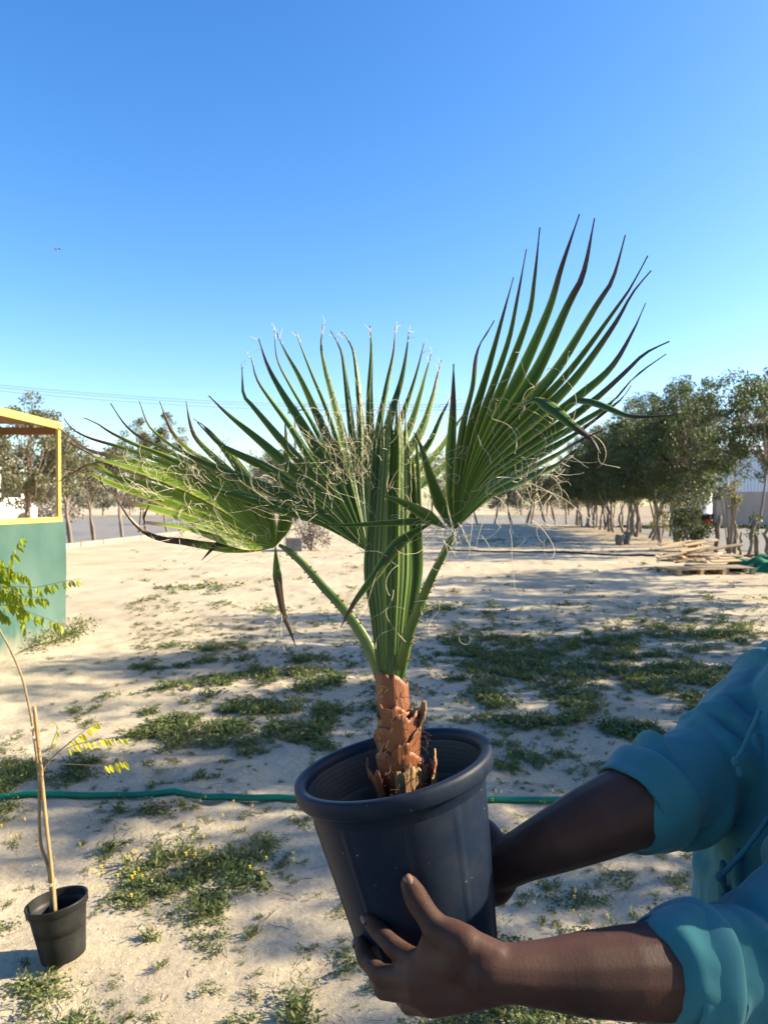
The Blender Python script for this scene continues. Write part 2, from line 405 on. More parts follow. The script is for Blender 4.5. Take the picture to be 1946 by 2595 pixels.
# little yellow flowers in the weeds
mb = MB(); fl = [(520, 2110), (505, 2150), (510, 2190), (330, 2170), (335, 2175), (530, 1940), (590, 1985), (600, 1975), (545, 2018), (430, 1990), (740, 2210), (1190, 2008), (1450, 2345), (1455, 2341),
      (1340, 1925), (1320, 1900), (1300, 1790), (1700, 1810), (1785, 2175), (1420, 1690), (480, 1775), (760, 1790), (250, 2240), (255, 2243), (60, 2110), (300, 1960), (640, 1770), (1385, 1970), (1230, 1990)]
for i in range(170):
    if i < len(fl): px, py = fl[i]
    else:
        j = rng.integers(len(fl)); px, py = fl[j][0] + rng.normal(0, 60), fl[j][1] + rng.normal(0, 35)
        if py < 1650: continue
    x, y = G(px, py); z0 = float(H(x, y)); h = rng.uniform(.04, .11); r_ = rng.uniform(.005, .0085)
    lean = Vector((rng.normal(0, .015), rng.normal(0, .015), h)); b0 = Vector((x, y, z0)); top = b0 + lean
    for k in range(6):
        a = k * 1.047; p1 = top + Vector((math.cos(a) * r_, math.sin(a) * r_, .002)); p2 = top + Vector((math.cos(a + .9) * r_, math.sin(a + .9) * r_, .002))
        mb.add([top, p1, p2 + Vector((0, 0, .002))], [(0, 1, 2)])
        mb.add([top - Vector((0, 0, .001)), top + Vector((math.cos(a) * r_ * .6, math.sin(a) * r_ * .6, -r_ * .8)), top + Vector((math.cos(a + 1) * r_ * .6, math.sin(a + 1) * r_ * .6, -r_ * .8))], [(0, 1, 2)])
M_yel = mat('yellow_petal', (.75, .55, .02), .6, trans=.2, transcol=(.8, .6, .02)); tag(mb.build('yellow_flowers', M_yel, smooth=False), kind='stuff')

# ------------------------------------------------------------------ trees
def leaf_cloud(rs, centers, rads, per, lsz, droop=.2):
    cs = np.repeat(np.array(centers), per, 0); rr = np.repeat(np.array(rads), per)
    n = len(cs); d = rs.normal(0, 1, (n, 3)); d /= np.linalg.norm(d, axis=1, keepdims=True)
    c = cs + d * (rr * rs.uniform(.15, 1, n) ** .6)[:, None] * np.array([1, 1, .85])
    t = d * .7 + rs.normal(0, 1, (n, 3)); t[:, 2] -= droop; t /= np.linalg.norm(t, axis=1, keepdims=True)
    q = np.cross(t, rs.normal(0, 1, (n, 3))); q /= np.linalg.norm(q, axis=1, keepdims=True)
    l_ = (lsz * rs.uniform(.7, 1.35, n))[:, None]
    w_ = l_ * .24
    return np.stack([c, c + t * l_ * .5 + q * w_, c + t * l_, c + t * l_ * .5 - q * w_], 1).reshape(-1, 3)
M_leafR = mat('row_tree_leaf', (.044, .062, .024), .5, (.078, .095, .038), .9, rnd=.4, trans=.2, transcol=(.11, .15, .03), spec=.25)
M_leafL = mat('pale_tree_leaf', (.10, .102, .055), .5, (.155, .145, .085), .8, rnd=.4, trans=.2, transcol=(.2, .19, .07), spec=.4)
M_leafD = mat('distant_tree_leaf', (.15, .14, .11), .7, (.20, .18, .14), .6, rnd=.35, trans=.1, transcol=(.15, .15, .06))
M_bark = mat('tree_bark', (.24, .19, .145), .95, (.15, .115, .085), 9, .6, 30, stretch=(1, 1, .3))
M_bark2 = mat('gnarled_bark', (.13, .105, .085), .95, (.21, .17, .13), 7, .8, 24, stretch=(1, 1, .4))
def make_tree(seed, h, cr, cz0, nclump, per, lsz, lm, stem_r=.03, gnarl=True, lean=.3, two=False, droop=.2, loose=.28, low=0):
    """tree at the origin: gnarled stool, slim stem(s), limbs, a ragged crown of leaf clumps"""
    rs = np.random.default_rng(seed); root = bpy.data.objects.new('tree', None); C.objects.link(root); root.empty_display_size = .1
    tr = MB(); tw = MB()
    gz = rs.uniform(.7, 1.05) if gnarl else .15
    kx, ky = rs.normal(0, .06, 2)
    if gnarl:
        g = [Vector((0, 0, -.08)), Vector((kx * .3, ky * .3, .12)), Vector((kx, ky, gz * .4)), Vector((kx * 1.4, ky * 1.2, gz * .7)), Vector((kx * 1.2, ky, gz))]
        tr.tube(g, [stem_r * 3.0, stem_r * 2.3, stem_r * 2.0, stem_r * 2.4, stem_r * 1.5], 9)
    cx, cy = rs.normal(0, lean, 2); cen = Vector((cx, cy, (cz0 + h) / 2))
    clumps = []; rad = []
    for i in range(nclump):
        d = rs.normal(0, 1, 3); d /= np.linalg.norm(d); rr = rs.uniform(.25, 1) ** .5
        lump = .72 + .5 * float(vnoise(np.array([d[0] * 1.7 + seed * 3.1]), np.array([d[2] * 1.9 + d[1] * 1.3 + 11]), seed)[0])
        p = np.array([d[0] * cr * rr * lump, d[1] * cr * rr * lump, d[2] * (h - cz0) / 2 * rr * lump * 1.05]) + np.array(cen)
        clumps.append(p); rad.append(loose * rs.uniform(.6, 1.3))
    for i in range(low):   # shoots at the foot
        clumps.append(np.array([rs.normal(0, .25), rs.normal(0, .25), rs.uniform(.4, 1.6)])); rad.append(.22)
    nst = 2 if two else 1; base = Vector((kx * 1.2, ky, gz * .92)) if gnarl else Vector((0, 0, -.1)); tops = []
    for s_ in range(nst):
        off = Vector((rs.normal(0, .16), rs.normal(0, .16), 0)) + Vector((cx, cy, 0)) * .5
        top = Vector((cx + off.x * .3, cy + off.y * .3, cz0 + (h - cz0) * .62))
        mid_ = base.lerp(top, .42) + Vector((rs.normal(0, .1), rs.normal(0, .1), 0)) + off * .4
        pts = smoothpath([base, base.lerp(mid_, .5) + Vector((rs.normal(0, .06), rs.normal(0, .06), 0)), mid_, mid_.lerp(top, .5) + Vector((rs.normal(0, .08), rs.normal(0, .08), 0)), top], 14)
        r0 = stem_r * (1 if gnarl else 1.3)
        tr.tube(pts, [r0 * (1.25 - .85 * i / 13) for i in range(14)], 7); tops.append(pts)
    for p in clumps[:nclump]:
        pts = tops[rs.integers(nst)]; i0 = int(rs.integers(6, 13)); a = pts[i0]; b = Vector(p); b.z = max(b.z, a.z - .2)
        m_ = a.lerp(b, .5) + Vector((0, 0, -.08 * (b - a).length)) + Vector(rs.normal(0, .05, 3))
        tw.tube(smoothpath([a, m_, b], 6), [stem_r * .45 * (1 - .13 * k) for k in range(6)], 4, cap=False)
    t = tr.build('trunk', M_bark2 if gnarl else M_bark, root)
    br = tw.build('limbs', M_bark, t); t.parent = root
    V_ = leaf_cloud(rs, clumps, rad, per, lsz, droop)
    rawmesh('crown', V_, np.arange(len(V_)).reshape(-1, 4), lm, root)
    return root
def place(proto, used, x, y, rz, s, label, group, sz=None):
    o = proto if proto.name not in used else copy_tree(proto)
    used.add(proto.name)
    o.location = (x, y, float(H(x, y)) - .02); o.rotation_euler = (0, 0, rz); o.scale = (s, s, sz or s)
    tag(o, label, 'tree', group); return o
used = set()
highp = [make_tree(25 + i, 6.1, 1.45, 2.85, 80, 90, .10, M_leafR, .036, True, .15, two=False) for i in range(2)]
rr = random.Random(3)
rowp = [make_tree(10 + i, 5.5 + .5 * (i % 3), 1.4 + .12 * (i % 2), 1.75, 100, 85, .10, M_leafR, .033, True, .3, two=(i % 2 == 0)) for i in range(6)]
GR = 'slim trees of the row along the right edge of the sand'
# the row seen in the photo, from the pallets towards the back
Y = 23.0; k = 0
while Y < 60 and k < 36:
    p = highp[k] if k < 2 else rowp[k % 6]; s = 1.0 + rr.uniform(-.08, .1)
    if k == 0: x = P(1918, 1280, Y).x
    elif k == 1: Y = 25.2; x = P(1850, 1280, Y).x
    elif k == 2: Y = 28.2; x = XR(Y)
    else: x = XR(Y) + rr.uniform(-.25, .25)
    lab = ('slim tree rising from a dark knobbly trunk beside the green netting' if k == 0 else 'tall slim tree whose bare stem crosses the white building' if k == 1
           else f'olive green slim tree, {ORD[k-2]} behind the one crossing the white building, in the right row')
    place(p, used, x, Y, rr.uniform(0, 6.28), s, lab, GR)
    k += 1; Y += (2.2 if k == 1 else rr.uniform(.75, 1.25)) if k < 3 else rr.uniform(.85, 1.3)
NROW = k
Y = 34.0; k = 0
while Y < 57:
    place(rowp[(k + 3) % 6], used, XR(Y) + 1.5 + rr.uniform(-.3, .3), Y, rr.uniform(0, 6.28), .95 + rr.uniform(-.08, .1), f'slim tree in the second file behind the right row, {ORD[k]} from the warehouse', 'second file of trees behind the right row'); k += 1; Y += rr.uniform(1.5, 2.4)
# the same row goes on towards the camera, past the edge of the photo: these throw the shade on the sand
nearp = [make_tree(30 + i, 6.2 + .35 * i, 1.35, 2.5, 70, 62, .12, M_leafR, .035, True, .35) for i in range(3)]
for i, (yy, dx, s) in enumerate([(-2.4, .1, .9), (-1.2, -.1, .92), (-.3, .1, .86), (.7, 0, .90), (1.2, .3, .95), (1.65, .1, .95), (3.1, -.2, .74), (5.2, 0, .92), (5.6, .2, .95), (6.3, .1, .97), (7.5, -.2, 1.04), (8.5, .1, 1.0), (9.5, -.1, 1.02), (10.5, .15, .98), (12.3, -.2, .72), (13.4, 0, .9), (14.9, .2, .8), (16.3, .1, .86), (17.5, .2, .76)]):
    place(nearp[i % 3 if i > 6 else (1, 1, 1, 0, 0, 0, 1)[i]], used, XR(yy) + dx, yy, rr.uniform(0, 6.28), s, f'olive green slim tree, {ORD[i]} from the photographer in the right row beyond the pallets', GR)
# unseen trees added behind the photographer to shade the near side of the person
for i, (x_, y_, s_) in enumerate([(-5.5, -3.2, 1.0), (-3.2, -4.0, 1.05), (-1.0, -3.4, 1.0), (1.2, -4.1, 1.08), (3.4, -3.5, 1.0), (5.6, -3.0, 1.02), (-2.1, -5.6, 1.1), (2.3, -5.8, 1.12)]):
    place(nearp[i % 3], used, x_, y_, i * 1.9, s_ * 1.05, f'unseen olive green tree added behind the photographer, {ORD[i]} from the left', 'unseen trees added for shade behind the photographer')
# pale trees on the left kerb
leftp = [make_tree(50 + i, [5.1, 4.3, 6.6, 5.8][i], [1.35, .95, 1.0, 1.2][i], [1.7, 1.9, 2.6, 2.4][i], [80, 40, 46, 50][i], [170, 110, 100, 60][i], [.105, .105, .11, .12][i], M_leafL, .045, False, .2, two=(i != 2), loose=.32) for i in range(3)]
GL = 'pale trees along the left kerb'
for (px, Y, pi, s, lab) in [(66, 21.5, 0, .90, 'bushy olive tree in front of the white truck, framed by the yellow hut'),
                            (182, 28.8, 1, 1.08, 'pale tree with a forked stem just beside the yellow hut post'),
                            (240, 31.5, 1, .92, 'second thin pale tree beside the road from the yellow hut'),
                            (312, 35, 1, 1.06, 'third thin pale tree along the road from the yellow hut'),
                            (352, 43, 2, 1.0, 'tall pale tree, left one of two above the palm leaf on the left'),
                            (425, 44, 2, 1.06, 'tall pale tree, right one of two above the palm leaf on the left'),
                            (372, 40, 1, .9, 'small pale tree standing below the two tall ones by the left road')]:
    place(leftp[pi], used, P(px, 1280, Y).x, Y, rr.uniform(0, 6.28), s, lab, GL)
# trees along the far end of the plot
backp = [make_tree(60 + i, [6.6, 5.2][i], [1.5, 1.1][i], [2.0, 2.0][i], [60, 36][i], [55, 50][i], .14, M_leafL, .05, False, .3, two=True, loose=.38) for i in range(2)]
GB = 'thin trees along the far end of the sand'
bk = [(560, 61, 1, .95), (655, 62, 0, .98), (700, 63, 0, 1.02), (742, 61.5, 0, .95), (790, 62.5, 0, 1.04), (1098, 62, 0, 1.0), (1128, 61, 1, .9), (1210, 61.5, 1, .75), (1252, 62, 1, .85), (1297, 61.6, 1, .9), (1332, 61.4, 1, .95), (1345, 63, 1, 1.0), (1383, 61.7, 1, .9), (1408, 61.2, 1, 1.05), (1435, 61.8, 1, 1.1), (1458, 61, 1, .95)]
for i, (px, Y, pi, s) in enumerate(bk):
    place(backp[pi], used, P(px, 1280, Y).x, Y, rr.uniform(0, 6.28), s, f'thin pale tree at the far end of the sand, {ORD[i]} counted from the left road', GB)
# dark tree line beyond the far road
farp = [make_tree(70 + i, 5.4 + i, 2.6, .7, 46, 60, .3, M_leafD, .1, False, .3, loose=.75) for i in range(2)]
GF = 'grey green trees beyond the far road'
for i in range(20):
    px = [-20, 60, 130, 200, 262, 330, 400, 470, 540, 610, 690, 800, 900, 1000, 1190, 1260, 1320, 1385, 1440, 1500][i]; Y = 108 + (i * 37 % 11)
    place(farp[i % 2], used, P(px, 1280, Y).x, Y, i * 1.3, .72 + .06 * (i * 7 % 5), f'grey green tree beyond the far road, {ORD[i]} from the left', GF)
# dry brush between the left road and the horizon
rs = np.random.default_rng(9); cen = []; rad = []
for i in range(160):
    Yb = rs.uniform(64, 98); cen.append((rs.uniform(-60, -33) * Yb / 80, Yb, rs.uniform(.3, 1.7))); rad.append(rs.uniform(.5, 1.0))
Vb = leaf_cloud(rs, cen, rad, 60, .3)
M_brush = mat('dry_brush', (.20, .165, .14), .9, (.26, .22, .17), .5, rnd=.4)
tag(rawmesh('dry_undergrowth', Vb, np.arange(len(Vb)).reshape(-1, 4), M_brush), kind='stuff')
# green weeds along the foot of the building and at the kiosk corner
cen = []; rad = []
for i in range(150): cen.append((rs.uniform(17, 40), rs.uniform(49.4, 53.5), .02)); rad.append(rs.uniform(.25, .5))
Vb = leaf_cloud(rs, cen, rad, 60, .16, -.6); Vb[:, 2] = np.abs(Vb[:, 2]) * .6
M_green = mat('verge_green', (.05, .085, .02), .7, rnd=.4)
tag(rawmesh('verge_grass', Vb, np.arange(len(Vb)).reshape(-1, 4), M_green), kind='stuff')
# low shrubs and pollarded stools in the right row
def shrub(seed, cens, per, lsz, lm):
    r_ = np.random.default_rng(seed); root = bpy.data.objects.new('shrub', None); C.objects.link(root)
    V_ = leaf_cloud(r_, [c[:3] for c in cens], [c[3] for c in cens], per, lsz)
    st = MB()
    for c in cens: st.tube(smoothpath([(c[0] * .15, c[1] * .15, -.05), (c[0] * .5, c[1] * .5, c[2] * .5), c[:3]], 6), .014, 5, cap=False)
    st.build('stem', M_bark, root); rawmesh('foliage', V_, np.arange(len(V_)).reshape(-1, 4), lm, root); return root
M_shoot = mat('pale_shoot_leaf', (.16, .16, .08), .5, (.22, .21, .11), 2, rnd=.35, trans=.25, transcol=(.25, .25, .08))
r7 = random.Random(8)
s1 = shrub(81, [(r7.uniform(-.55, .55), r7.uniform(-.5, .5), r7.uniform(.35, 2.55), r7.uniform(.22, .36)) for _ in range(34)], 90, .10, M_leafR)
s1.location = (P(1755, 1280, 25.6).x, 25.6, 0); tag(s1, 'dense dark green bush with low foliage in front of the white tank', 'bush')
for (px, Y, z, n_, lab) in [(1848, 24.3, 1.95, 13, 'pale yellow-green tuft of shoots in front of the beige wall'), (1672, 30, 1.0, 10, 'pale shoots at the foot of the right row, left of the dark bush'), (1715, 28, 1.75, 9, 'pale leafy shoots just left of the dark bush')]:
    sh = shrub(int(px), [(r7.uniform(-.3, .3), r7.uniform(-.25, .25), z + r7.uniform(-.42, .42), r7.uniform(.12, .2)) for _ in range(n_)], 60, .085, M_shoot)
    sh.location = (P(px, 1280, Y).x, Y, 0); tag(sh, lab, 'shrub')
def stool(seed, h, r, lean, shoots):
    r *= .62; r_ = np.random.default_rng(seed); m_ = MB(); n_ = 9
    pts = [Vector((lean * t + r_.normal(0, .025), r_.normal(0, .03), -.08 + (h + .08) * t)) for t in np.linspace(0, 1, n_)]
    rad = [r * (1.5 - .5 * t) * r_.uniform(.8, 1.25) for t in np.linspace(0, 1, n_)]
    m_.tube(pts, rad, 10)
    for _ in range(5):
        i = int(r_.integers(2, n_ - 1)); a = r_.uniform(0, 6.28); d = Vector((math.cos(a), math.sin(a), .5)) * r * 1.5
        m_.tube([pts[i], pts[i] + d * .7, pts[i] + d + Vector((0, 0, .04))], [r * .55, r * .4, r * .3], 6)
    root = bpy.data.objects.new('pollarded_stump', None); C.objects.link(root)
    m_.build('trunk', M_bark2, root)
    if shoots:
        V_ = leaf_cloud(r_, [(pts[k][0] + r_.normal(0, .1), pts[k][1] + r_.normal(0, .1), pts[k][2] + .05) for k in shoots for _ in range(2)], [.17] * (2 * len(shoots)), 45, .10)
        rawmesh('shoots', V_, np.arange(len(V_)).reshape(-1, 4), M_leafR, root)
    return root
GS = 'bare pollarded stumps of the right row'
for i, (px, by, h, r, ln, sh, lab) in enumerate([(1812, 1398, 1.28, .10, .12, [], 'thick bare pollarded stump below the corner of the white building'), (1842, 1402, .95, .10, .14, [], 'bare stump with a swollen foot, between the thick stump and the twin stems'),
        (1862, 1407, 1.0, .055, .02, [], 'left one of two slim bare stems standing close together'), (1873, 1409, .75, .05, .03, [], 'right one of two slim bare stems standing close together'),
        (1895, 1413, 1.15, .065, .2, [0, 5, 8], 'leaning stump with leafy tufts at its foot, middle and top'), (1944, 1412, .95, .08, -.03, [], 'bare stump at the right edge of the photo'),
        (1776, 1392, .72, .045, .0, [], 'thin pale stump beside the dark bush'), (1767, 1390, .72, .04, -.03, [], 'thin pale stump almost under the dark bush')]):
    x, y = G(px, by); o = stool(90 + i, h, r, ln, sh); o.location = (x, y, float(H(x, y))); tag(o, lab, 'stump', GS)
M_cut = mat('cut_stump', (.11, .10, .095), .9, (.16, .14, .12), 8, .5, 40)
for i, (px, by, h) in enumerate([(1568, 1381, .42), (1586, 1379, .5)]):
    x, y = G(px, by); m_ = MB(); r_ = random.Random(i + 4)
    m_.tube([(0, 0, -.06), (0.01, 0, .1), (.02 * i, .02, h * .7), (.05 * i + .02, 0, h)], [.19, .16, .17, .15], 10)
    m_.tube([(.05, 0, h * .55), (.16, 0, h * .8), (.17, 0, h * 1.05)], [.08, .07, .06], 7)
    o = m_.build('tree_stump', M_cut); o.location = (x, y, float(H(x, y))); tag(o, ['short dark cut stump on the sand, the lower one of a pair', 'short dark cut stump on the sand, the taller one of a pair'][i], 'stump', 'pair of short cut stumps')

# ------------------------------------------------------------------ building, tank, bucket
bld = empty('warehouse', (33, 54.2, 0), 'white corrugated metal warehouse on a beige block wall', 'building')
M_corr = mat('corrugated_sheet', (.62, .66, .70), .45, (.55, .59, .63), .7, spec=.4)
M_blk = mat('beige_block_wall', (.42, .35, .29), .95, (.34, .29, .245), .8, .3, 12)
bx0, bx1, by0, by1, zw, zt = P(1815, 1280, 54).x, 62.0, 54.0, 57.4, 1.6 + 34 / FPX * 54, 5.6
m_ = MB(); m_.box(((bx0 + bx1) / 2, by0 + .15, zw / 2 - .1), (bx1 - bx0, .3, zw + .2)); m_.box((bx0 + .15, (by0 + by1) / 2 + .15, zw / 2 - .1), (.3, by1 - by0 - .3, zw + .2)); m_.build('block_wall', M_blk, bld, smooth=False)
def corrug(p0, p1, z0, z1, nrm):
    L = (p1 - p0).length; n_ = int(L / .0625); V_ = []; d = (p1 - p0) / n_
    prof = [0, .03, .03, 0]
    for i in range(n_ + 1):
        q = p0 + d * i + nrm * prof[i % 4]; V_ += [(q.x, q.y, z0), (q.x, q.y, z1)]
    return V_, [(2 * i, 2 * i + 2, 2 * i + 3, 2 * i + 1) for i in range(n_)]
m_ = MB(); m_.add(*corrug(Vector((bx0, by0 + .06, 0)), Vector((bx1, by0 + .06, 0)), zw + .005, zt, Vector((0, -1, 0)))); m_.add(*corrug(Vector((bx0 + .06, by0 + .3, 0)), Vector((bx0 + .06, by1, 0)), zw + .005, zt, Vector((-1, 0, 0))))
m_.build('metal_cladding', M_corr, bld, smooth=False)
m_ = MB(); m_.add([(bx0 - .2, by0 - .2, zt), (bx1, by0 - .2, zt), (bx1, (by0 + by1) / 2, zt + .5), (bx0 - .2, (by0 + by1) / 2, zt + .5), (bx0 - .2, by1, zt), (bx1, by1, zt)], [(0, 1, 2, 3), (3, 2, 5, 4)]); m_.build('roof', M_corr, bld, smooth=False)
M_tank = mat('white_tank', (.80, .80, .78), .4, (.72, .73, .72), 1.5, spec=.4)
tk = empty('water_tank', (P(1790, 1280, 52).x, 52.5, 0), 'white ribbed plastic tank on a dark frame beside the warehouse', 'tank')
xc = P(1786, 1280, 52).x
m_ = MB(); M0 = Matrix.Translation((xc, 53.0, .95)); prof = [(0, 0), (.78, 0)]
for i in range(40): prof.append((.80 + .022 * (1 if i % 3 else -1), .03 + i * .048))
prof += [(.72, 2.02), (.45, 2.14), (.3, 2.17), (.3, 2.27), (0, 2.27)]
m_.lathe(prof, 32, M0 @ Matrix.Diagonal((1.1, .62, 1, 1))); m_.build('tank_body', M_tank, tk)
M_dkred = mat('dark_red_frame', (.035, .012, .014), .7); m_ = MB()
for sx in (-.8, .8):
    for sy in (-.4, .4): m_.box((xc + sx, 53 + sy, .45), (.1, .1, 1.0))
m_.box((xc, 53, .9), (1.75, .95, .09)); m_.box((xc, 53.2, .46), (1.5, .5, .75)); m_.build('tank_stand', M_dkred, tk, smooth=False)
x_, y_ = P(1800, 1280, 51).x, 51.3
m_ = MB(); m_.lathe([(0, .0), (.2, 0), (.235, .5), (.25, .5), (.25, .54), (.23, .54), (.22, .5), (.19, .03), (0, .03)], 24, Matrix.Translation((x_, y_, .03))); M_red = mat('red_plastic', (.42, .03, .03), .45)
tag(m_.build('bucket', M_red), 'red plastic bucket on the grass below the white tank', 'bucket')

# ------------------------------------------------------------------ truck on the left road
trk = empty('truck', (-13.4, 22.5, 0), 'large white truck parked on the left road behind the bushy tree', 'truck')
M_wht = mat('white_paint', (.80, .80, .79), .3, (.74, .74, .73), .8, spec=.5)
M_glass = mat('dark_glass', (.01, .013, .015), .08, spec=.8); M_rub = mat('rubber', (.02, .02, .02), .85); M_steel = mat('steel_rim', (.45, .45, .45), .4, metal=.6); M_chs = mat('chassis', (.03, .03, .03), .7)
tx0, tx1 = -14.4, -12.0; xm = (tx0 + tx1) / 2
def prism(mbx, prof, xa, xb):
    n_ = len(prof); mbx.add([(xa, y, z) for y, z in prof] + [(xb, y, z) for y, z in prof], [tuple(range(n_)), tuple(range(2 * n_ - 1, n_ - 1, -1))] + [(i, n_ + i, n_ + (i + 1) % n_, (i + 1) % n_) for i in range(n_)])
m_ = MB(); m_.box((xm, 19.3, 2.45), (2.5, 6.4, 2.9), bev=.03); m_.build('cargo_box', M_wht, trk, smooth=False)
m_ = MB(); arch = [(24.62 + .62 * math.cos(a), .75 + .62 * math.sin(a)) for a in np.linspace(math.pi, 0, 11)]
prism(m_, [(22.65, .75)] + arch + [(25.6, .75), (25.62, 1.45), (25.4, 1.62), (24.75, 1.75), (24.2, 2.85), (23.9, 3.25), (22.65, 3.3)], tx0 + .02, tx1); m_.build('cab', M_wht, trk, smooth=False)
m_ = MB(); m_.add([(tx0 + .2, 24.80, 1.80), (tx1 - .2, 24.80, 1.80), (tx1 - .3, 24.27, 2.82), (tx0 + .3, 24.27, 2.82)], [(0, 1, 2, 3)]); m_.add([(tx1 + .006, 24.55, 1.85), (tx1 + .006, 24.12, 2.7), (tx1 + .006, 23.2, 2.7), (tx1 + .006, 23.2, 1.85)], [(0, 1, 2, 3)]); m_.build('window', M_glass, trk, smooth=False)
m_ = MB(); m_.box((xm, 20.8, .85), (1.0, 9.0, .28)); m_.build('chassis', M_chs, trk, smooth=False)
for (yy) in (24.62, 17.6, 18.8):
    for xx in (tx1 - .14, tx0 + .16):
        m_ = MB(); Mx = Matrix.Translation((xx, yy, .53)) @ Matrix.Rotation(R(90), 4, 'Y')
        m_.lathe([(.3, -.13), (.48, -.13), (.53, -.09), (.53, .09), (.48, .13), (.3, .13), (.3, -.13)], 28, Mx); w = m_.build('wheel', M_rub, trk)
        m_ = MB(); m_.lathe([(0, .05), (.1, .09), (.16, .04), (.27, .1), (.3, .12), (.3, -.12), (0, -.12)], 24, Mx); m_.build('rim', M_steel, w)

# ------------------------------------------------------------------ yellow framed hut with shade cloth
kx, ky1, ky0, kxl, kz, krail = -4.0, 9.1, 5.35, -7.2, 2.575, 1.425
hut = empty('shade_hut', (kx, ky1, 0), 'yellow timber hut frame with a green shade cloth skirt', 'hut')
M_yw = mat('yellow_timber', (.62, .43, .10), .7, (.50, .33, .075), 3, .25, 60, stretch=(3, 3, .4))
M_ply = mat('brown_plywood', (.36, .19, .09), .8, (.29, .15, .07), 2.5, .2, 40)
def shade_cloth():
    m = mat('green_shade_cloth', (.028, .080, .068), .85, (.080, .140, .116), .75, detail=8, trans=.1, transcol=(.05, .22, .17))
    n = m.node_tree.nodes; l = m.node_tree.links; b = n['Principled BSDF']; tc = n.new('ShaderNodeTexCoord')
    wv = n.new('ShaderNodeTexWave'); wv.wave_type = 'BANDS'; wv.bands_direction = 'Z'; wv.inputs['Scale'].default_value = 22; wv.inputs['Distortion'].default_value = 3; wv.inputs['Detail'].default_value = 3
    l.new(tc.outputs['Object'], wv.inputs['Vector'])
    sx = n.new('ShaderNodeSeparateXYZ'); l.new(tc.outputs['Object'], sx.inputs[0]); tn = n.new('ShaderNodeTexNoise'); tn.inputs['Scale'].default_value = 5; tn.inputs['Detail'].default_value = 7; l.new(tc.outputs['Object'], tn.inputs['Vector'])
    ma = n.new('ShaderNodeMath'); ma.operation = 'MULTIPLY_ADD'; ma.inputs[1].default_value = -.5; l.new(tn.outputs[0], ma.inputs[0]); l.new(sx.outputs[2], ma.inputs[2])
    mr = n.new('ShaderNodeMapRange'); mr.inputs['From Min'].default_value = .02; mr.inputs['From Max'].default_value = -.28; mr.inputs['To Max'].default_value = .8; l.new(ma.outputs[0], mr.inputs['Value'])
    mx = n.new('ShaderNodeMix'); mx.data_type = 'RGBA'; l.new(mr.outputs[0], mx.inputs[0]); l.new(b.inputs['Base Color'].links[0].from_socket, mx.inputs[6]); mx.inputs[7].default_value = (.30, .25, .18, 1); l.new(mx.outputs[2], b.inputs['Base Color'])
    bp = n.new('ShaderNodeBump'); bp.inputs['Strength'].default_value = .25; bp.inputs['Distance'].default_value = .006; l.new(wv.outputs[0], bp.inputs['Height']); l.new(bp.outputs[0], b.inputs['Normal'])
    return m
M_cloth = shade_cloth()
def bar(a, b, t=(.07, .09), m=M_yw, nm='post'):
    q = MB(); a = Vector(a); b = Vector(b); d = b - a
    q.box((a + b) / 2, (t[0], t[1], d.length), d.to_track_quat('Z', 'Y').to_euler(), .004); return q.build(nm, m, hut, smooth=False)
for (x, y) in ((kx, ky1), (kx, ky0), (kxl, ky1), (kxl, ky0)): bar((x, y, -.1), (x, y, kz - .05), (.038, .07))
for x in (kx, kxl):
    bar((x + .004, ky0, kz), (x + .004, ky1 + .06, kz), (.045, .085), nm='top_beam'); bar((x + .004, ky0 + .06, krail), (x + .004, ky1 + .06, krail), (.045, .06), nm='rail')
for y in (ky0, ky1): bar((kxl + .03, y, kz - .065), (kx - .03, y, kz - .065), (.045, .09), M_ply, 'cross_beam')
q = MB(); q.box(((kx + kxl) / 2, (ky0 + ky1) / 2, kz + .035), (abs(kx - kxl) - .06, ky1 - ky0 + .05, .02)); q.build('roof', M_ply, hut, smooth=False)
def cloth_panel(p0, p1, nrm):
    n_, mrow = 90, 26; p0 = Vector(p0); p1 = Vector(p1); V_ = []; F_ = []
    for j in range(mrow + 1):
        for i in range(n_ + 1):
            u = i / n_; v = j / mrow; b = p0.lerp(p1, u)
            off = .012 * math.sin(u * 34 + 1.5 * math.sin(v * 2)) * (1 - v) + .045 * math.sin(u * 7 + v * 2.2 + 1) * v + .02 * math.sin(u * 15 - v * 5) * v
            z = (krail - .03) * (1 - v) + (.02 + .03 * math.sin(u * 11)) * v
            q_ = b + Vector(nrm) * (.02 + off + .06 * v * v); V_.append((q_.x, q_.y, z))
    for j in range(mrow):
        for i in range(n_): a = j * (n_ + 1) + i; F_.append((a, a + 1, a + n_ + 2, a + n_ + 1))
    q_ = MB(); q_.add(V_, F_); return q_.build('shade_cloth', M_cloth, hut)
cloth_panel((kx + .03, ky0, 0), (kx + .03, ky1 + .06, 0), (1, 0, 0)); cloth_panel((kx, ky1 + .03, 0), (kxl, ky1 + .03, 0), (0, 1, 0))
# weeds that climb at the hut corner
V_ = leaf_cloud(rs, [(kx + .1 + rs.uniform(0, .3), 8.6 + rs.uniform(-.7, .5), .06 + rs.uniform(0, .12)) for _ in range(16)], [.13] * 16, 60, .035)
tag(rawmesh('hut_weeds', V_, np.arange(len(V_)).reshape(-1, 4), M_weed), kind='stuff')

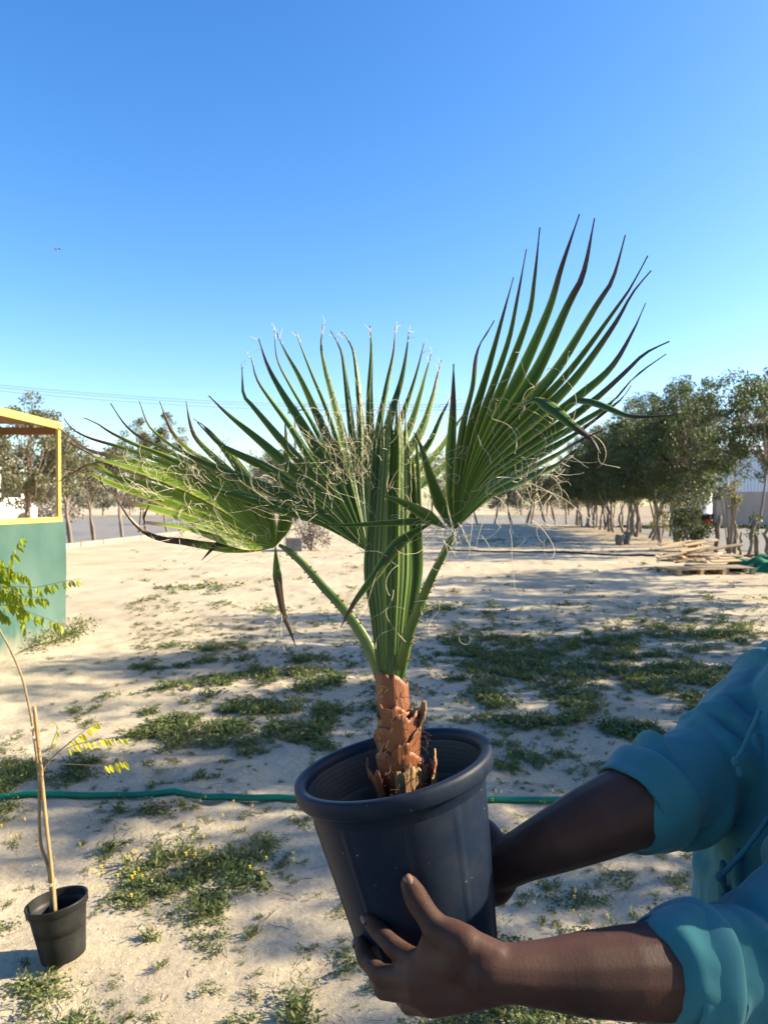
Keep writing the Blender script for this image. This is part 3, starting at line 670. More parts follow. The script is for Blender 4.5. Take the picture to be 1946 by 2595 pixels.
# ------------------------------------------------------------------ poles, wires, bird
M_pole = mat('pole_wood', (.20, .17, .14), .9, (.14, .12, .10), 3, .3, 20, stretch=(2, 2, .2)); M_wire = mat('wire', (.10, .13, .17), .6)
def pole(px, top, d, lab):
    p = P(px, top, d); r_ = empty('utility_pole', (p.x, d, 0), lab, 'utility pole')
    q = MB(); q.tube([(p.x, d, -.3), (p.x, d, p.z)], [.16, .11], 10); q.build('pole', M_pole, r_)
    q = MB(); q.box((p.x + .1, d - .12, p.z - .55), (1.7, .1, .12), (Matrix.Rotation(R(-14), 3, 'Y')).to_euler()); q.build('crossarm', M_pole, r_, smooth=False)
    for dx in (-.6, .15, .85):
        q = MB(); zz = p.z - .5 + dx * .24; q.lathe([(0, 0), (.05, 0), (.09, .06), (.05, .1), (.09, .15), (.06, .22), (.07, .3), (0, .33)], 10, Matrix.Translation((p.x + dx, d - .12, zz))); q.build('insulator', M_chs, r_)
    return p
pa = pole(749, 1028, 70, 'slim wooden utility pole seen between the palm leaves'); pb = pole(1662, 1003, 70, 'utility pole with a crossarm above the right tree row')
for i, (ya, yb, lab) in enumerate([(974, 1052, 'uppermost thin overhead wire across the sky'), (980, 1058, 'middle thin overhead wire across the sky'), (989, 1068, 'lowest of the three thin overhead wires across the sky')]):
    a, b, c = P(-420, ya - 42, 45), P(749, ya + 50, 70), P(1662, 1003 + i * 6, 70); e_ = P(2600, 990 + i * 8, 75)
    pts = []
    for u_, v_ in ((a, b), (b, c), (c, e_)):
        for k in range(16):
            t = k / 16; q = u_.lerp(v_, t); q.z -= .5 * 4 * t * (1 - t) * ((v_ - u_).length / 45) ; pts.append(q)
    m_ = MB(); m_.tube(pts, .022, 5, cap=False); tag(m_.build('overhead_wire', M_wire), lab, 'wire', 'overhead wires')
bp_ = P(146, 634, 40); m_ = MB()
m_.tube(smoothpath([bp_ + Vector((-.07, .05, .06)), bp_ + Vector((0, 0, 0)), bp_ + Vector((.05, -.05, -.09))], 8), [.004, .03, .045, .05, .05, .04, .025, .008], 8)
for s_ in (-1, 1):
    w0 = bp_ + Vector((.0, 0, .0)); m_.add([w0 + Vector((0, .05, -.03)), w0 + Vector((0, -.05, .03)), w0 + Vector((s_ * .12, -.03, .10)), w0 + Vector((s_ * .21, .02, .06 if s_ > 0 else .11)), w0 + Vector((s_ * .11, .06, .04))], [(0, 1, 2, 4), (4, 2, 3)])
M_bird = mat('bird_feathers', (.16, .17, .22), .7, (.30, .31, .34), 12); tag(m_.build('bird', M_bird), 'small dark bird flying in the empty blue sky', 'bird')

# ------------------------------------------------------------------ pallets, planks, netting, hoses, block
M_pal = mat('pallet_wood', (.42, .30, .17), .8, (.33, .23, .13), 5, .4, 30, stretch=(1, 5, 5)); M_pal2 = mat('pallet_wood_grey', (.34, .27, .19), .85, (.26, .20, .14), 5, .4, 30, stretch=(1, 5, 5))
def pallet(px, py, rz, lab, wm, w=1.25, l=1.0):
    x, y = G(px, py); r_ = empty('wooden_pallet', (x, y, float(H(x, y))), lab, 'pallet', 'wooden pallets on the sand'); r_.rotation_euler = (0, 0, rz)
    def pt(nm, c, d):
        q = MB(); q.box(c, d, bev=.004); o = q.build(nm, wm, None, smooth=False); o.parent = r_
    for k in range(9): pt('deck_board', (0, -l / 2 + .05 + k * (l - .1) / 8, .138), (w, .085, .02))
    for sx in (-1, 0, 1):
        pt('stringer_board', (sx * (w / 2 - .05), 0, .118), (.095, l - .004, .018))
        for sy in (-1, 0, 1): pt('block', (sx * (w / 2 - .05), sy * (l / 2 - .07), .063), (.09, .12, .088))
        pt('bottom_board', (sx * (w / 2 - .05), 0, .009), (.095, l - .004, .018))
    return r_
p1 = pallet(1745, 1452, R(12), 'lower left wooden pallet under the loose planks', M_pal); p2 = pallet(1820, 1450, R(-4), 'grey wooden pallet at the right of the plank heap', M_pal2, 1.3, 1.0)
b0 = Vector((*G(1752, 1440), 0)); zb = float(H(b0.x, b0.y))
for i in range(26):
    r_ = random.Random(i + 50); L = r_.uniform(.9, 1.4); q = MB(); lay = i // 6
    c = Vector((b0.x - .5 + (i % 7) * .19 + r_.uniform(-.08, .08), b0.y - .15 + (i % 5) * .16 + r_.uniform(-.06, .06), zb + .185 + lay * .055 + r_.uniform(0, .02)))
    if i >= 15: c.x -= .30; c.y += .1; c.z = zb + .34 + (i - 15) * .03
    q.box((0, 0, 0), (L, .095, .03), bev=.003); o = q.build('loose_plank', M_pal if i % 3 else M_pal2, smooth=False)
    c.y -= .55; c.z += .03; o.location = c; o.rotation_euler = (r_.uniform(.1, .5), r_.uniform(-.07, .03) - (.10 if i >= 15 else 0), R(25 + r_.uniform(-14, 14)) if i % 4 else R(r_.uniform(-20, 10)))
    tag(o, f'weathered loose plank thrown on the wooden pallets', 'plank', 'loose planks on the pallets')
M_net = mat('green_netting', (.012, .19, .085), .6, (.006, .09, .045), 3, .6, 30, trans=.2, transcol=(.01, .25, .1))
V_ = []; F_ = []; n_ = 46; x0, y0 = G(1945, 1446)
for j in range(n_ + 1):
    for i in range(n_ + 1):
        u_ = i / n_ * 2 - 1; v_ = j / n_ * 2 - 1; rr_ = math.hypot(u_, v_); zz = .34 * max(0, 1 - rr_ ** 1.7) + .10 * max(0, 1 - rr_) * math.sin(u_ * 9 + v_ * 4) + .05 * (1 if rr_ < .95 else 0) * math.sin(u_ * 3 - v_ * 13)
        x = x0 + u_ * 1.05 * (1 + .15 * math.sin(v_ * 5)); y = y0 + v_ * .8 * (1 + .15 * math.sin(u_ * 6 + 1)); V_.append((x, y, float(H(x, y)) + max(zz, -.01) + (.006 if rr_ < 1 else -.02)))
for j in range(n_):
    for i in range(n_): a = j * (n_ + 1) + i; F_.append((a, a + 1, a + n_ + 2, a + n_ + 1))
m_ = MB(); m_.add(V_, F_); tag(m_.build('green_netting', M_net), 'crumpled heap of bright green netting on the sand by the pallets', 'netting')
M_hose = mat('green_hose', (.0, .15, .085), .38, (.0, .115, .065), 6, spec=.5)
def lay(pxs, r_, nm, m, lab, cat, sink=.0, n=120):
    pts = [Vector((*G(a, b), 0)) for a, b in pxs]; pts = smoothpath(pts, n)
    for p in pts: p.z = float(H(p.x, p.y)) + r_ * (1 - sink)
    for _ in range(3):
        zs = [p.z for p in pts]
        for i in range(1, n - 1): pts[i].z = max(zs[i], (zs[i - 1] + zs[i + 1]) / 2)
    m_ = MB(); m_.tube(pts, r_, 12); return tag(m_.build(nm, m), lab, cat)
lay([(-700, 2040), (-300, 2033), (0, 2026), (170, 2023), (330, 2016), (480, 2020), (600, 2026), (740, 2029), (900, 2034), (1100, 2036), (1280, 2034), (1420, 2034), (1650, 2037), (2000, 2030), (2500, 2042)], .0175, 'garden_hose', M_hose, 'green garden hose lying across the sand behind the big pot', 'hose')
M_blackpipe = mat('black_pipe', (.02, .02, .022), .6); M_greypipe = mat('grey_pipe', (.34, .31, .27), .6)
lay([(1120, 1398), (1290, 1400), (1450, 1403), (1560, 1407), (1660, 1410)], .03, 'irrigation_pipe', M_blackpipe, 'long black irrigation pipe across the sand before the cut stumps', 'pipe', 0)
lay([(1700, 1411), (1790, 1410), (1838, 1402)], .035, 'pale_pipe', M_greypipe, 'pale grey pipe on the sand behind the pallets', 'pipe', 0, 30)
x, y = G(745, 1398); M_blk2 = mat('dark_block', (.10, .10, .11), .9, (.15, .15, .15), 6, .5, 40)
m_ = MB(); m_.box((x, y, .22), (.56, .4, .5), (Matrix.Rotation(R(8), 3, 'Z')).to_euler(), .03); tag(m_.build('concrete_block', M_blk2, smooth=False), 'dark grey block on the sand behind the left palm leaf', 'block')
V_ = leaf_cloud(rs, [(x + .55 + rs.normal(0, .22), y + .4 + rs.normal(0, .15), rs.uniform(.1, 1.0)) for _ in range(26)], [.2] * 26, 40, .09)
m_ = MB()
for k in range(14): m_.tube(smoothpath([(x + .55, y + .4, 0), (x + .55 + rs.normal(0, .15), y + .4 + rs.normal(0, .1), .5), (x + .55 + rs.normal(0, .3), y + .4, 1.05)], 6), .012, 4)
db = empty('dry_bush', (x + .55, y + .4, 0), 'dry brown bush beside the dark block on the sand', 'bush'); m_.build('stem', M_bark, db); o = rawmesh('foliage', V_ - np.array([x + .55, y + .4, 0]), np.arange(len(V_)).reshape(-1, 4), M_brush, db)
M_pink = mat('pink_ribbon', (.75, .10, .28), .5)
x, y = G(408, 2054); z0 = float(H(x, y)) + .012; m_ = MB()
pts = smoothpath([(x - .04, y - .01, z0), (x - .02, y - .012, z0 + .004), (x, y, z0 + .012), (x + .02, y + .004, z0 + .006), (x + .045, y + .006, z0 + .016)], 16); m_.tube(pts, .005, 6, flat=.3); tag(m_.build('ribbon', M_pink), 'scrap of pink ribbon on the sand just in front of the hose', 'ribbon')

# ------------------------------------------------------------------ the big pot held in the hands
M_pot = mat('dark_plastic', (.0035, .010, .027), .5, (.007, .0145, .032), 6, .03, 160, spec=.16)
def specks(m, amt=.5):
    """pale dust specks and scuffs in the plastic"""
    n = m.node_tree.nodes; l = m.node_tree.links; b = n['Principled BSDF']; tc = n.new('ShaderNodeTexCoord')
    v = n.new('ShaderNodeTexVoronoi'); v.inputs['Scale'].default_value = 70; l.new(tc.outputs['Object'], v.inputs['Vector'])
    r = n.new('ShaderNodeValToRGB'); r.color_ramp.elements[0].position = .06; r.color_ramp.elements[0].color = (1, 1, 1, 1); r.color_ramp.elements[1].position = .085; r.color_ramp.elements[1].color = (0, 0, 0, 1)
    l.new(v.outputs['Distance'], r.inputs[0])
    t = n.new('ShaderNodeTexNoise'); t.inputs['Scale'].default_value = 14; l.new(tc.outputs['Object'], t.inputs['Vector'])
    r2 = n.new('ShaderNodeValToRGB'); r2.color_ramp.elements[0].position = .52; r2.color_ramp.elements[1].position = .62; l.new(t.outputs[0], r2.inputs[0])
    mu = n.new('ShaderNodeMath'); mu.operation = 'MULTIPLY'; l.new(r.outputs[0], mu.inputs[0]); l.new(r2.outputs[0], mu.inputs[1])
    m2 = n.new('ShaderNodeMath'); m2.operation = 'MULTIPLY'; m2.inputs[1].default_value = amt; l.new(mu.outputs[0], m2.inputs[0])
    mx = n.new('ShaderNodeMix'); mx.data_type = 'RGBA'; l.new(m2.outputs[0], mx.inputs[0]); mx.inputs[7].default_value = (.35, .34, .32, 1)
    old = b.inputs['Base Color'].links[0].from_socket
    t4 = n.new('ShaderNodeTexNoise'); t4.inputs['Scale'].default_value = 9; t4.inputs['Detail'].default_value = 9; t4.inputs['Roughness'].default_value = .7; l.new(tc.outputs['Object'], t4.inputs['Vector'])
    r4 = n.new('ShaderNodeValToRGB'); r4.color_ramp.elements[0].position = .48; r4.color_ramp.elements[1].position = .78; r4.color_ramp.elements[1].color = (.30, .30, .30, 1); l.new(t4.outputs[0], r4.inputs[0])
    m4 = n.new('ShaderNodeMix'); m4.data_type = 'RGBA'; l.new(r4.outputs[0], m4.inputs[0]); l.new(old, m4.inputs[6]); m4.inputs[7].default_value = (.060, .056, .050, 1)
    l.new(m4.outputs[2], mx.inputs[6]); l.new(mx.outputs[2], b.inputs['Base Color'])
    mr = n.new('ShaderNodeMapRange'); mr.inputs['To Min'].default_value = b.inputs['Roughness'].default_value; mr.inputs['To Max'].default_value = .85; l.new(r4.outputs[0], mr.inputs['Value']); l.new(mr.outputs[0], b.inputs['Roughness'])
specks(M_pot)
Ct = P(994, 1934, .95); Cb = P(1100, 2440, .955)
ax = (Ct - Cb).normalized(); ax = (ax + Vector((0, .03, 0))).normalized(); PH = (Ct - Cb).length
up_ = ax; xr = (Vector((1, 0, 0)) - up_ * up_.x).normalized(); yr = up_.cross(xr)
MP = Matrix((( xr.x, yr.x, up_.x, Cb.x), (xr.y, yr.y, up_.y, Cb.y), (xr.z, yr.z, up_.z, Cb.z), (0, 0, 0, 1)))
RT, RB = .1185, .083
def potr(z): return RB + (RT - RB) * z / PH
pot = empty('plant_pot', Cb, 'large dark blue-grey plastic pot held in both hands', 'pot')
prof = [(0, .012), (RB - .02, .012), (RB - .006, .0), (RB, .004), (RB + .0015, .012)]
for i in range(1, 30): z = .012 + (PH - .05) * i / 29; prof.append((potr(z) + .001, z))
prof += [(potr(PH - .036) + .0025, PH - .036), (potr(PH - .03) + .0028, PH - .024), (RT + .002, PH - .023), (RT + .0085, PH - .0215), (RT + .0105, PH - .019), (RT + .0112, PH - .006), (RT + .0102, PH - .0015), (RT + .0078, PH), (RT + .001, PH - .0004), (RT - .0022, PH - .003)]
zz = PH - .008
for i in range(8): prof += [(potr(zz) - .0032, zz), (potr(zz - .0052) - .0032, zz - .0052), (potr(zz - .0055) - .00315, zz - .0055), (potr(zz - .0058) - .00315, zz - .0058)]; zz -= .0064
for i in range(10): prof.append((potr(zz) - .0034, zz)); zz -= .012
prof += [(.0, zz)]
def ribw(a, z):   # faint flat vertical ribs on the outside of the wall
    if z > PH - .04 or z < .006: return 0
    k = (a * 10 / (2 * math.pi)) % 1
    return .0017 * (1 if .46 < k < .54 else 0)
m_ = MB(); m_.lathe(prof[:34], 160, MP, ribw); m_.build('wall', M_pot, pot)
m_ = MB(); m_.lathe(prof[33:46], 128, MP); m_.build('rim', M_pot, pot)
m_ = MB(); m_.lathe(prof[45:], 128, MP); M_inner = mat('dusty_sheen_plastic', (.034, .037, .042), .5, (.052, .055, .058), 5, .05, 90, spec=.4); m_.build('inner_wall', M_inner, pot)  # paler than the outside: dust and the sunlit sheen are both in this colour
M_soil = mat('potting_soil', (.045, .03, .02), .95, (.08, .055, .035), 30, .8, 90)
m_ = MB(); ns = 40; V_ = [MP @ Vector((0, 0, PH - .095))]; F_ = []
for j in range(1, 9):
    for i in range(ns):
        a = 2 * math.pi * i / ns; r_ = (potr(PH - .1) - .004) * j / 8; V_.append(MP @ Vector((r_ * math.cos(a), r_ * math.sin(a), PH - .098 + .008 * math.sin(a * 3 + j) * math.sin(j * 1.7))))
for i in range(ns): F_.append((0, 1 + i, 1 + (i + 1) % ns))
for j in range(7):
    for i in range(ns): a = 1 + j * ns + i; b = 1 + j * ns + (i + 1) % ns; F_.append((a, a + ns, b + ns, b))
m_.add(V_, F_); m_.build('soil', M_soil, pot)

# ------------------------------------------------------------------ the young fan palm
def c1(x, y): return (x / 2.37, 900 + y / 2.37)
def c3(x, y): return (500 + x / 2.37, 800 + y / 2.37)
def c4(x, y): return (1050 + x / 2.37, 500 + y / 2.37)
def c5(x, y): return (700 + x / 2.765, 1350 + y / 2.765)
def l4(x, y): return (150 + x / 3.016, 1020 + y / 3.016)
def l3(x, y): return (660 + x / 5.267, 1000 + y / 5.267)
def leaf_material(name, g1, g2, edge, brown, trans):
    m = bpy.data.materials.new(name); m.use_nodes = True; n = m.node_tree.nodes; l = m.node_tree.links; b = n['Principled BSDF']
    b.inputs['Roughness'].default_value = .42; b.inputs['Specular IOR Level'].default_value = .4
    tc = n.new('ShaderNodeTexCoord'); t = n.new('ShaderNodeTexNoise'); t.inputs['Scale'].default_value = 22; t.inputs['Detail'].default_value = 5; l.new(tc.outputs['Object'], t.inputs['Vector'])
    def mix(f, a, c):
        x = n.new('ShaderNodeMix'); x.data_type = 'RGBA'; l.new(f, x.inputs[0])
        for s_, v in ((6, a), (7, c)):
            if isinstance(v, tuple): x.inputs[s_].default_value = (*v, 1)
            else: l.new(v, x.inputs[s_])
        return x.outputs[2]
    ae = n.new('ShaderNodeAttribute'); ae.attribute_name = 'edge'; at = n.new('ShaderNodeAttribute'); at.attribute_name = 'tip'
    pw = n.new('ShaderNodeMath'); pw.operation = 'POWER'; pw.inputs[1].default_value = 5; l.new(ae.outputs['Fac'], pw.inputs[0])
    g = n.new('ShaderNodeNewGeometry')
    c = mix(t.outputs[0], g1, g2)
    hs = n.new('ShaderNodeHueSaturation'); mr = n.new('ShaderNodeMapRange'); mr.inputs['To Min'].default_value = .72; mr.inputs['To Max'].default_value = 1.3
    l.new(g.outputs['Random Per Island'], mr.inputs['Value']); l.new(mr.outputs[0], hs.inputs['Value']); l.new(c, hs.inputs['Color'])
    c = mix(pw.outputs[0], hs.outputs[0], edge)
    c = mix(at.outputs['Fac'], c, brown)
    l.new(c, b.inputs['Base Color'])
    t2 = n.new('ShaderNodeTexNoise'); t2.inputs['Scale'].default_value = 160; l.new(tc.outputs['Object'], t2.inputs['Vector'])
    bp = n.new('ShaderNodeBump'); bp.inputs['Strength'].default_value = .12; bp.inputs['Distance'].default_value = .002; l.new(t2.outputs[0], bp.inputs['Height']); l.new(bp.outputs[0], b.inputs['Normal'])
    tr = n.new('ShaderNodeBsdfTranslucent'); sc = n.new('ShaderNodeMix'); sc.data_type = 'RGBA'; sc.blend_type = 'MULTIPLY'; sc.inputs[0].default_value = 1
    l.new(c, sc.inputs[6]); sc.inputs[7].default_value = (2.2, 2.0, .9, 1); l.new(sc.outputs[2], tr.inputs[0])
    mx = n.new('ShaderNodeMixShader'); mx.inputs[0].default_value = trans; l.new(b.outputs[0], mx.inputs[1]); l.new(tr.outputs[0], mx.inputs[2]); l.new(mx.outputs[0], n['Material Output'].inputs[0])
    return m
M_palm = leaf_material('palm_leaf', (.100, .165, .020), (.175, .245, .035), (.46, .47, .12), (.09, .055, .035), .42)  # left leaf: backlit brightness is partly put into these greens
M_palmD = leaf_material('palm_leaf_dark', (.032, .086, .017), (.062, .130, .024), (.38, .40, .12), (.070, .045, .034), .32)
M_fib = mat('palm_fibre', (.66, .60, .45), .6, trans=.25, transcol=(.7, .65, .5))
M_pet = mat('palm_petiole', (.070, .125, .028), .42, (.13, .17, .04), 30, .1, 120, spec=.45)
M_thorn = mat('palm_thorn', (.32, .14, .03), .5)
palm = empty('fan_palm', MP @ Vector((0, 0, PH - .1)), 'young fan palm with three spread fan leaves growing in the large dark pot', 'palm')
NK = 30
class Blade:
    def __init__(s): s.v = []; s.f = []; s.e = []; s.t = []; s.sp = []
    def strip(s, Lm, Cm, Rm, tips):
        b = len(s.v)
        for i in range(len(Cm)):
            s.v += [tuple(Lm[i]), tuple(Cm[i]), tuple(Rm[i])]; s.e += [1.0, 0.0, 1.0]; s.t += [tips[i]] * 3
        for i in range(len(Cm) - 1):
            a = b + 3 * i; s.f += [(a, a + 1, a + 4, a + 3), (a + 1, a + 2, a + 5, a + 4)]
    def build(s, name, m, parent):
        me = bpy.data.meshes.new(name); me.from_pydata(s.v, [], s.f); me.update(); me.materials.append(m)
        for nm, dat in (('edge', s.e), ('tip', s.t)):
            a = me.attributes.new(nm, 'FLOAT', 'POINT'); a.data.foreach_set('value', dat)
        o = bpy.data.objects.new(name, me); C.objects.link(o); o.parent = parent
        if parent.type == 'EMPTY': o.matrix_parent_inverse = Matrix.Translation(-Vector(parent.location))
        md = o.modifiers.new('thick', 'SOLIDIFY'); md.thickness = .0006; md.offset = 0
        return o
prl = random.Random(21)
def tipramp(t, tb, w=.10): return min(1, max(0, (t - tb) / w))
def fan(B, segs, hub, hd, tds, wmax, tmax, fold=.5, tb=.80, minw=.0006):
    """segs: photo outlines of the leaf rays, ordered round the fan; depth runs from hd at the hub to tds at the tips"""
    n = len(segs); Cs = []
    for i, sg in enumerate(segs):
        td = tds[0] + (tds[1] - tds[0]) * i / max(1, n - 1) + prl.uniform(-.012, .012)
        pts = [hub] + list(sg); L = [0]
        for a, b in zip(pts, pts[1:]): L.append(L[-1] + math.hypot(b[0] - a[0], b[1] - a[1]))
        w = [P(p[0], p[1], hd + (td - hd) * (l_ / L[-1])) for p, l_ in zip(pts, L)]
        Cs.append(smoothpath(w, NK))
    for i in range(n):
        c = Cs[i]; tbi = tb + prl.uniform(-.08, .07)
        T = [(c[min(k + 1, NK - 1)] - c[max(k - 1, 0)]).normalized() for k in range(NK)]
        sides = []
        for sgn, j in ((-1, i - 1), (1, i + 1)):
            if 0 <= j < n: o = Cs[j]
            else:
                o2 = Cs[i + 1 if j < 0 else i - 1]; o = [c[k] * 2 - o2[k] for k in range(NK)]
            m = []; ks = None; h0 = 0
            tm = tmax[0] + (tmax[1] - tmax[0]) * i / max(1, n - 1)
            for k in range(NK):
                t = k / (NK - 1); d = o[k] - c[k]; sd = d - T[k] * d.dot(T[k]); g = sd.length / 2
                sd = sd.normalized() if g > 1e-7 else T[k].orthogonal().normalized()
                nn = T[k].cross(sd) * sgn; nn.normalize()
                if nn.y > 0: nn = -nn
                if ks is None and k > 1 and (g > wmax or t > tm): ks = k; h0 = min(g, wmax); t0 = t
                if ks is None and 0 <= j < n: p = (c[k] + o[k]) / 2; hw = g
                else:
                    if ks is None: hw = min(g, wmax)
                    else: hw = max(minw, h0 * max(0, 1 - (t - t0) / (1 - t0)) ** .85)
                    p = c[k] + sd * hw
                m.append(p - nn * hw * fold)
                if ks == k: B.sp.append((p.copy(), T[k].copy()))
            sides.append(m)
        B.strip(sides[0], c, sides[1], [tipramp(k / (NK - 1), tbi) for k in range(NK)])
def strap(B, pts, ds, wmax, nrm=(0, -1, 0), fold=.4, tb=.8, t0=.0, n=NK):
    L = [0]
    for a, b in zip(pts, pts[1:]): L.append(L[-1] + math.hypot(b[0] - a[0], b[1] - a[1]))
    dd = np.interp(np.array(L) / L[-1], np.linspace(0, 1, len(ds)), ds)
    c = smoothpath([P(p[0], p[1], d) for p, d in zip(pts, dd)], n); nr = Vector(nrm)
    A = []; D = []
    for k in range(n):
        t = k / (n - 1); T = (c[min(k + 1, n - 1)] - c[max(k - 1, 0)]).normalized(); sd = T.cross(nr); sd.normalize(); nn = sd.cross(T)
        if nn.dot(nr) < 0: nn = -nn
        w = wmax * min(1, t * 3.2 + .12) * max(.02, (1 - max(0, t - .3) / .7)) ** .8
        A.append(c[k] - sd * w - nn * w * fold); D.append(c[k] + sd * w - nn * w * fold)
    B.strip(A, c, D, [tipramp(k / (n - 1), tb) for k in range(n)])
    B.sp.append((c[n // 2], (c[n // 2 + 1] - c[n // 2]).normalized()))
def fibres(B, name, parent, count, lo, hi, r_, seed, down=.0):
    rs_ = np.random.default_rng(seed); m = MB()
    for i in range(count):
        p0, T = B.sp[int(rs_.integers(len(B.sp)))]
        p = p0 - T * float(rs_.uniform(-.03, .07)) + Vector(rs_.normal(0, .004, 3)); L = float(rs_.uniform(lo, hi)); nst = 18
        d = (T + Vector(rs_.normal(0, .7, 3))).normalized(); axis = Vector(rs_.normal(0, 1, 3)).normalized(); axis2 = Vector(rs_.normal(0, 1, 3)).normalized()
        curl = float(rs_.uniform(-1, 1)) * 9.0 / nst * (1 + .8 * float(rs_.uniform())); pts = []
        for k in range(nst):
            pts.append(p.copy()); p = p + d * (L / nst); d = d.copy(); d.rotate(Matrix.Rotation(curl * (.35 + k / nst), 3, axis)); d.rotate(Matrix.Rotation(float(rs_.normal(0, .12)), 3, axis2)); d = (d + Vector((0, 0, -down))).normalized()
        m.tube(pts, [r_ * (1 - .6 * k / nst) for k in range(nst)], 3, cap=False)
    o = m.build(name, M_fib, parent); o['kind'] = 'stuff'; return o
def tipwisps(B, segs_tips, r_, seed, m):
    rs_ = np.random.default_rng(seed)
    for p, T in segs_tips:
        for j in range(3):
            d = (T + Vector(rs_.normal(0, .5, 3))).normalized(); q = p - T * float(rs_.uniform(0, .02)); pts = []
            for k in range(7): pts.append(q.copy()); q = q + d * .003; d = (d + Vector(rs_.normal(0, .35, 3))).normalized()
            m.tube(pts, [r_ * (1 - .1 * k) for k in range(7)], 3, cap=False)
def petiole(pts, ds, w0, w1, thick, seed, parent):
    L = [0]
    for a, b in zip(pts, pts[1:]): L.append(L[-1] + math.hypot(b[0] - a[0], b[1] - a[1]))
    dd = np.interp(np.array(L) / L[-1], np.linspace(0, 1, len(ds)), ds); n = 26
    c = smoothpath([P(p[0], p[1], d) for p, d in zip(pts, dd)], n); m = MB()
    rad = [w0 + (w1 - w0) * (k / (n - 1)) ** .8 for k in range(n)]
    rad[-1] *= .5; rad[-2] *= .75; m.tube(c, rad, 12, flat=thick, flatdir=(0, -1, .1)); nf = len(m.f)
    rs_ = random.Random(seed); th = m
    for k in range(2, n - 2):
        if rs_.random() < .5: continue
        T = (c[k + 1] - c[k - 1]).normalized(); sd = T.cross(Vector((0, -1, .1))).normalized()
        for s_ in (-1, 1):
            if rs_.random() < .35: continue
            b = c[k] + sd * s_ * rad[k] * .93 - Vector((0, 1, 0)) * rad[k] * thick * .3; ln = rs_.uniform(.0018, .0036)
            th.tube([b, b + sd * s_ * ln * .6 + T * ln * .3, b + sd * s_ * ln + T * ln * rs_.choice((-.5, .6))], [.0013, .0009, .0002], 5)
    o = m.build('petiole', M_pet, parent); o.data.materials.append(M_thorn)
    for i, f in enumerate(o.data.polygons): f.material_index = 0 if i < nf else 1
    return o
# --- left leaf
hubA = c1(1655, 1150); HA = 1.0
A = [[l4(x, y) for x, y in q] for q in [
    [(1450, 1090), (1200, 1010), (950, 940), (730, 915), (650, 905), (642, 880), (690, 785)],
    [(1350, 1010), (1100, 920), (800, 820), (540, 755), (440, 700), (335, 640), (312, 560)],
    [(1300, 930), (1000, 810), (700, 700), (490, 640), (330, 580), (230, 535), (15, 505)],
    [(1250, 870), (900, 700), (600, 605), (430, 570), (330, 500), (240, 462), (130, 520), (0, 605)],
    [(1200, 800), (850, 630), (550, 535), (420, 495), (330, 455), (262, 462)],
    [(1200, 760), (800, 560), (500, 470), (290, 415), (150, 350), (0, 262)],
    [(1200, 720), (800, 505), (450, 420), (220, 360), (100, 275), (-5, 195)],
    [(1200, 670), (850, 470), (500, 345), (250, 275), (110, 207), (40, 122)],
    [(1200, 625), (850, 425), (600, 325), (400, 230), (300, 165), (195, 118)],
    [(1225, 600), (900, 400), (700, 300), (590, 245), (490, 150), (395, 5)],
    [(1270, 590), (1030, 420), (880, 335), (760, 245), (680, 165), (615, -10)],
    [(1330, 590), (1150, 440), (1000, 360), (880, 240), (820, 120), (770, -10)],
    [(1420, 640), (1280, 500), (1130, 360), (1040, 260), (1000, 150), (972, -10)],
    [(1490, 690), (1380, 510), (1250, 340), (1150, 215), (1025, 125)],
    [(1555, 780), (1450, 590), (1340, 430), (1250, 320), (1135, 195)]]]
A.append([l3(320, 1700), l3(340, 1300), l3(345, 900), l3(343, 600), l3(325, 320)])
BA = Blade(); fan(BA, A, hubA, HA, (.90, 1.08), .0098, (.54, .50), .5, .76)
strap(BA, [c1(1655, 1150), c5(6, 300), c5(50, 560), c5(140, 800)], [1.0, .985, .98], .006, tb=.25)
strap(BA, [l4(1450, 1110), l4(1250, 1070), l4(1190, 1100), l4(1090, 1207)], [.99, .96, .95], .005, tb=.35)
strap(BA, [l4(1640, 1106), l4(1450, 1122), l4(1150, 1090), l4(950, 1058), l4(800, 1042), l4(660, 990), l4(540, 880), l4(430, 720)], [1.0, .94, .90], .0068, (.1, -.8, .5), tb=.42)
leafA = BA.build('leaf', M_palm, palm); leafA['label'] = 'left fan leaf leaning away to the left with curling brown tips'
petiole([c5(735, 1010), c5(700, 920), c5(610, 730), c5(470, 530), c5(330, 380), c5(200, 230), c5(95, 135), c5(20, 85)], [.955, .97, 1.0], .0090, .0042, .5, 1, leafA)
fibres(BA, 'fibre', leafA, 240, .025, .09, .00037, 2)
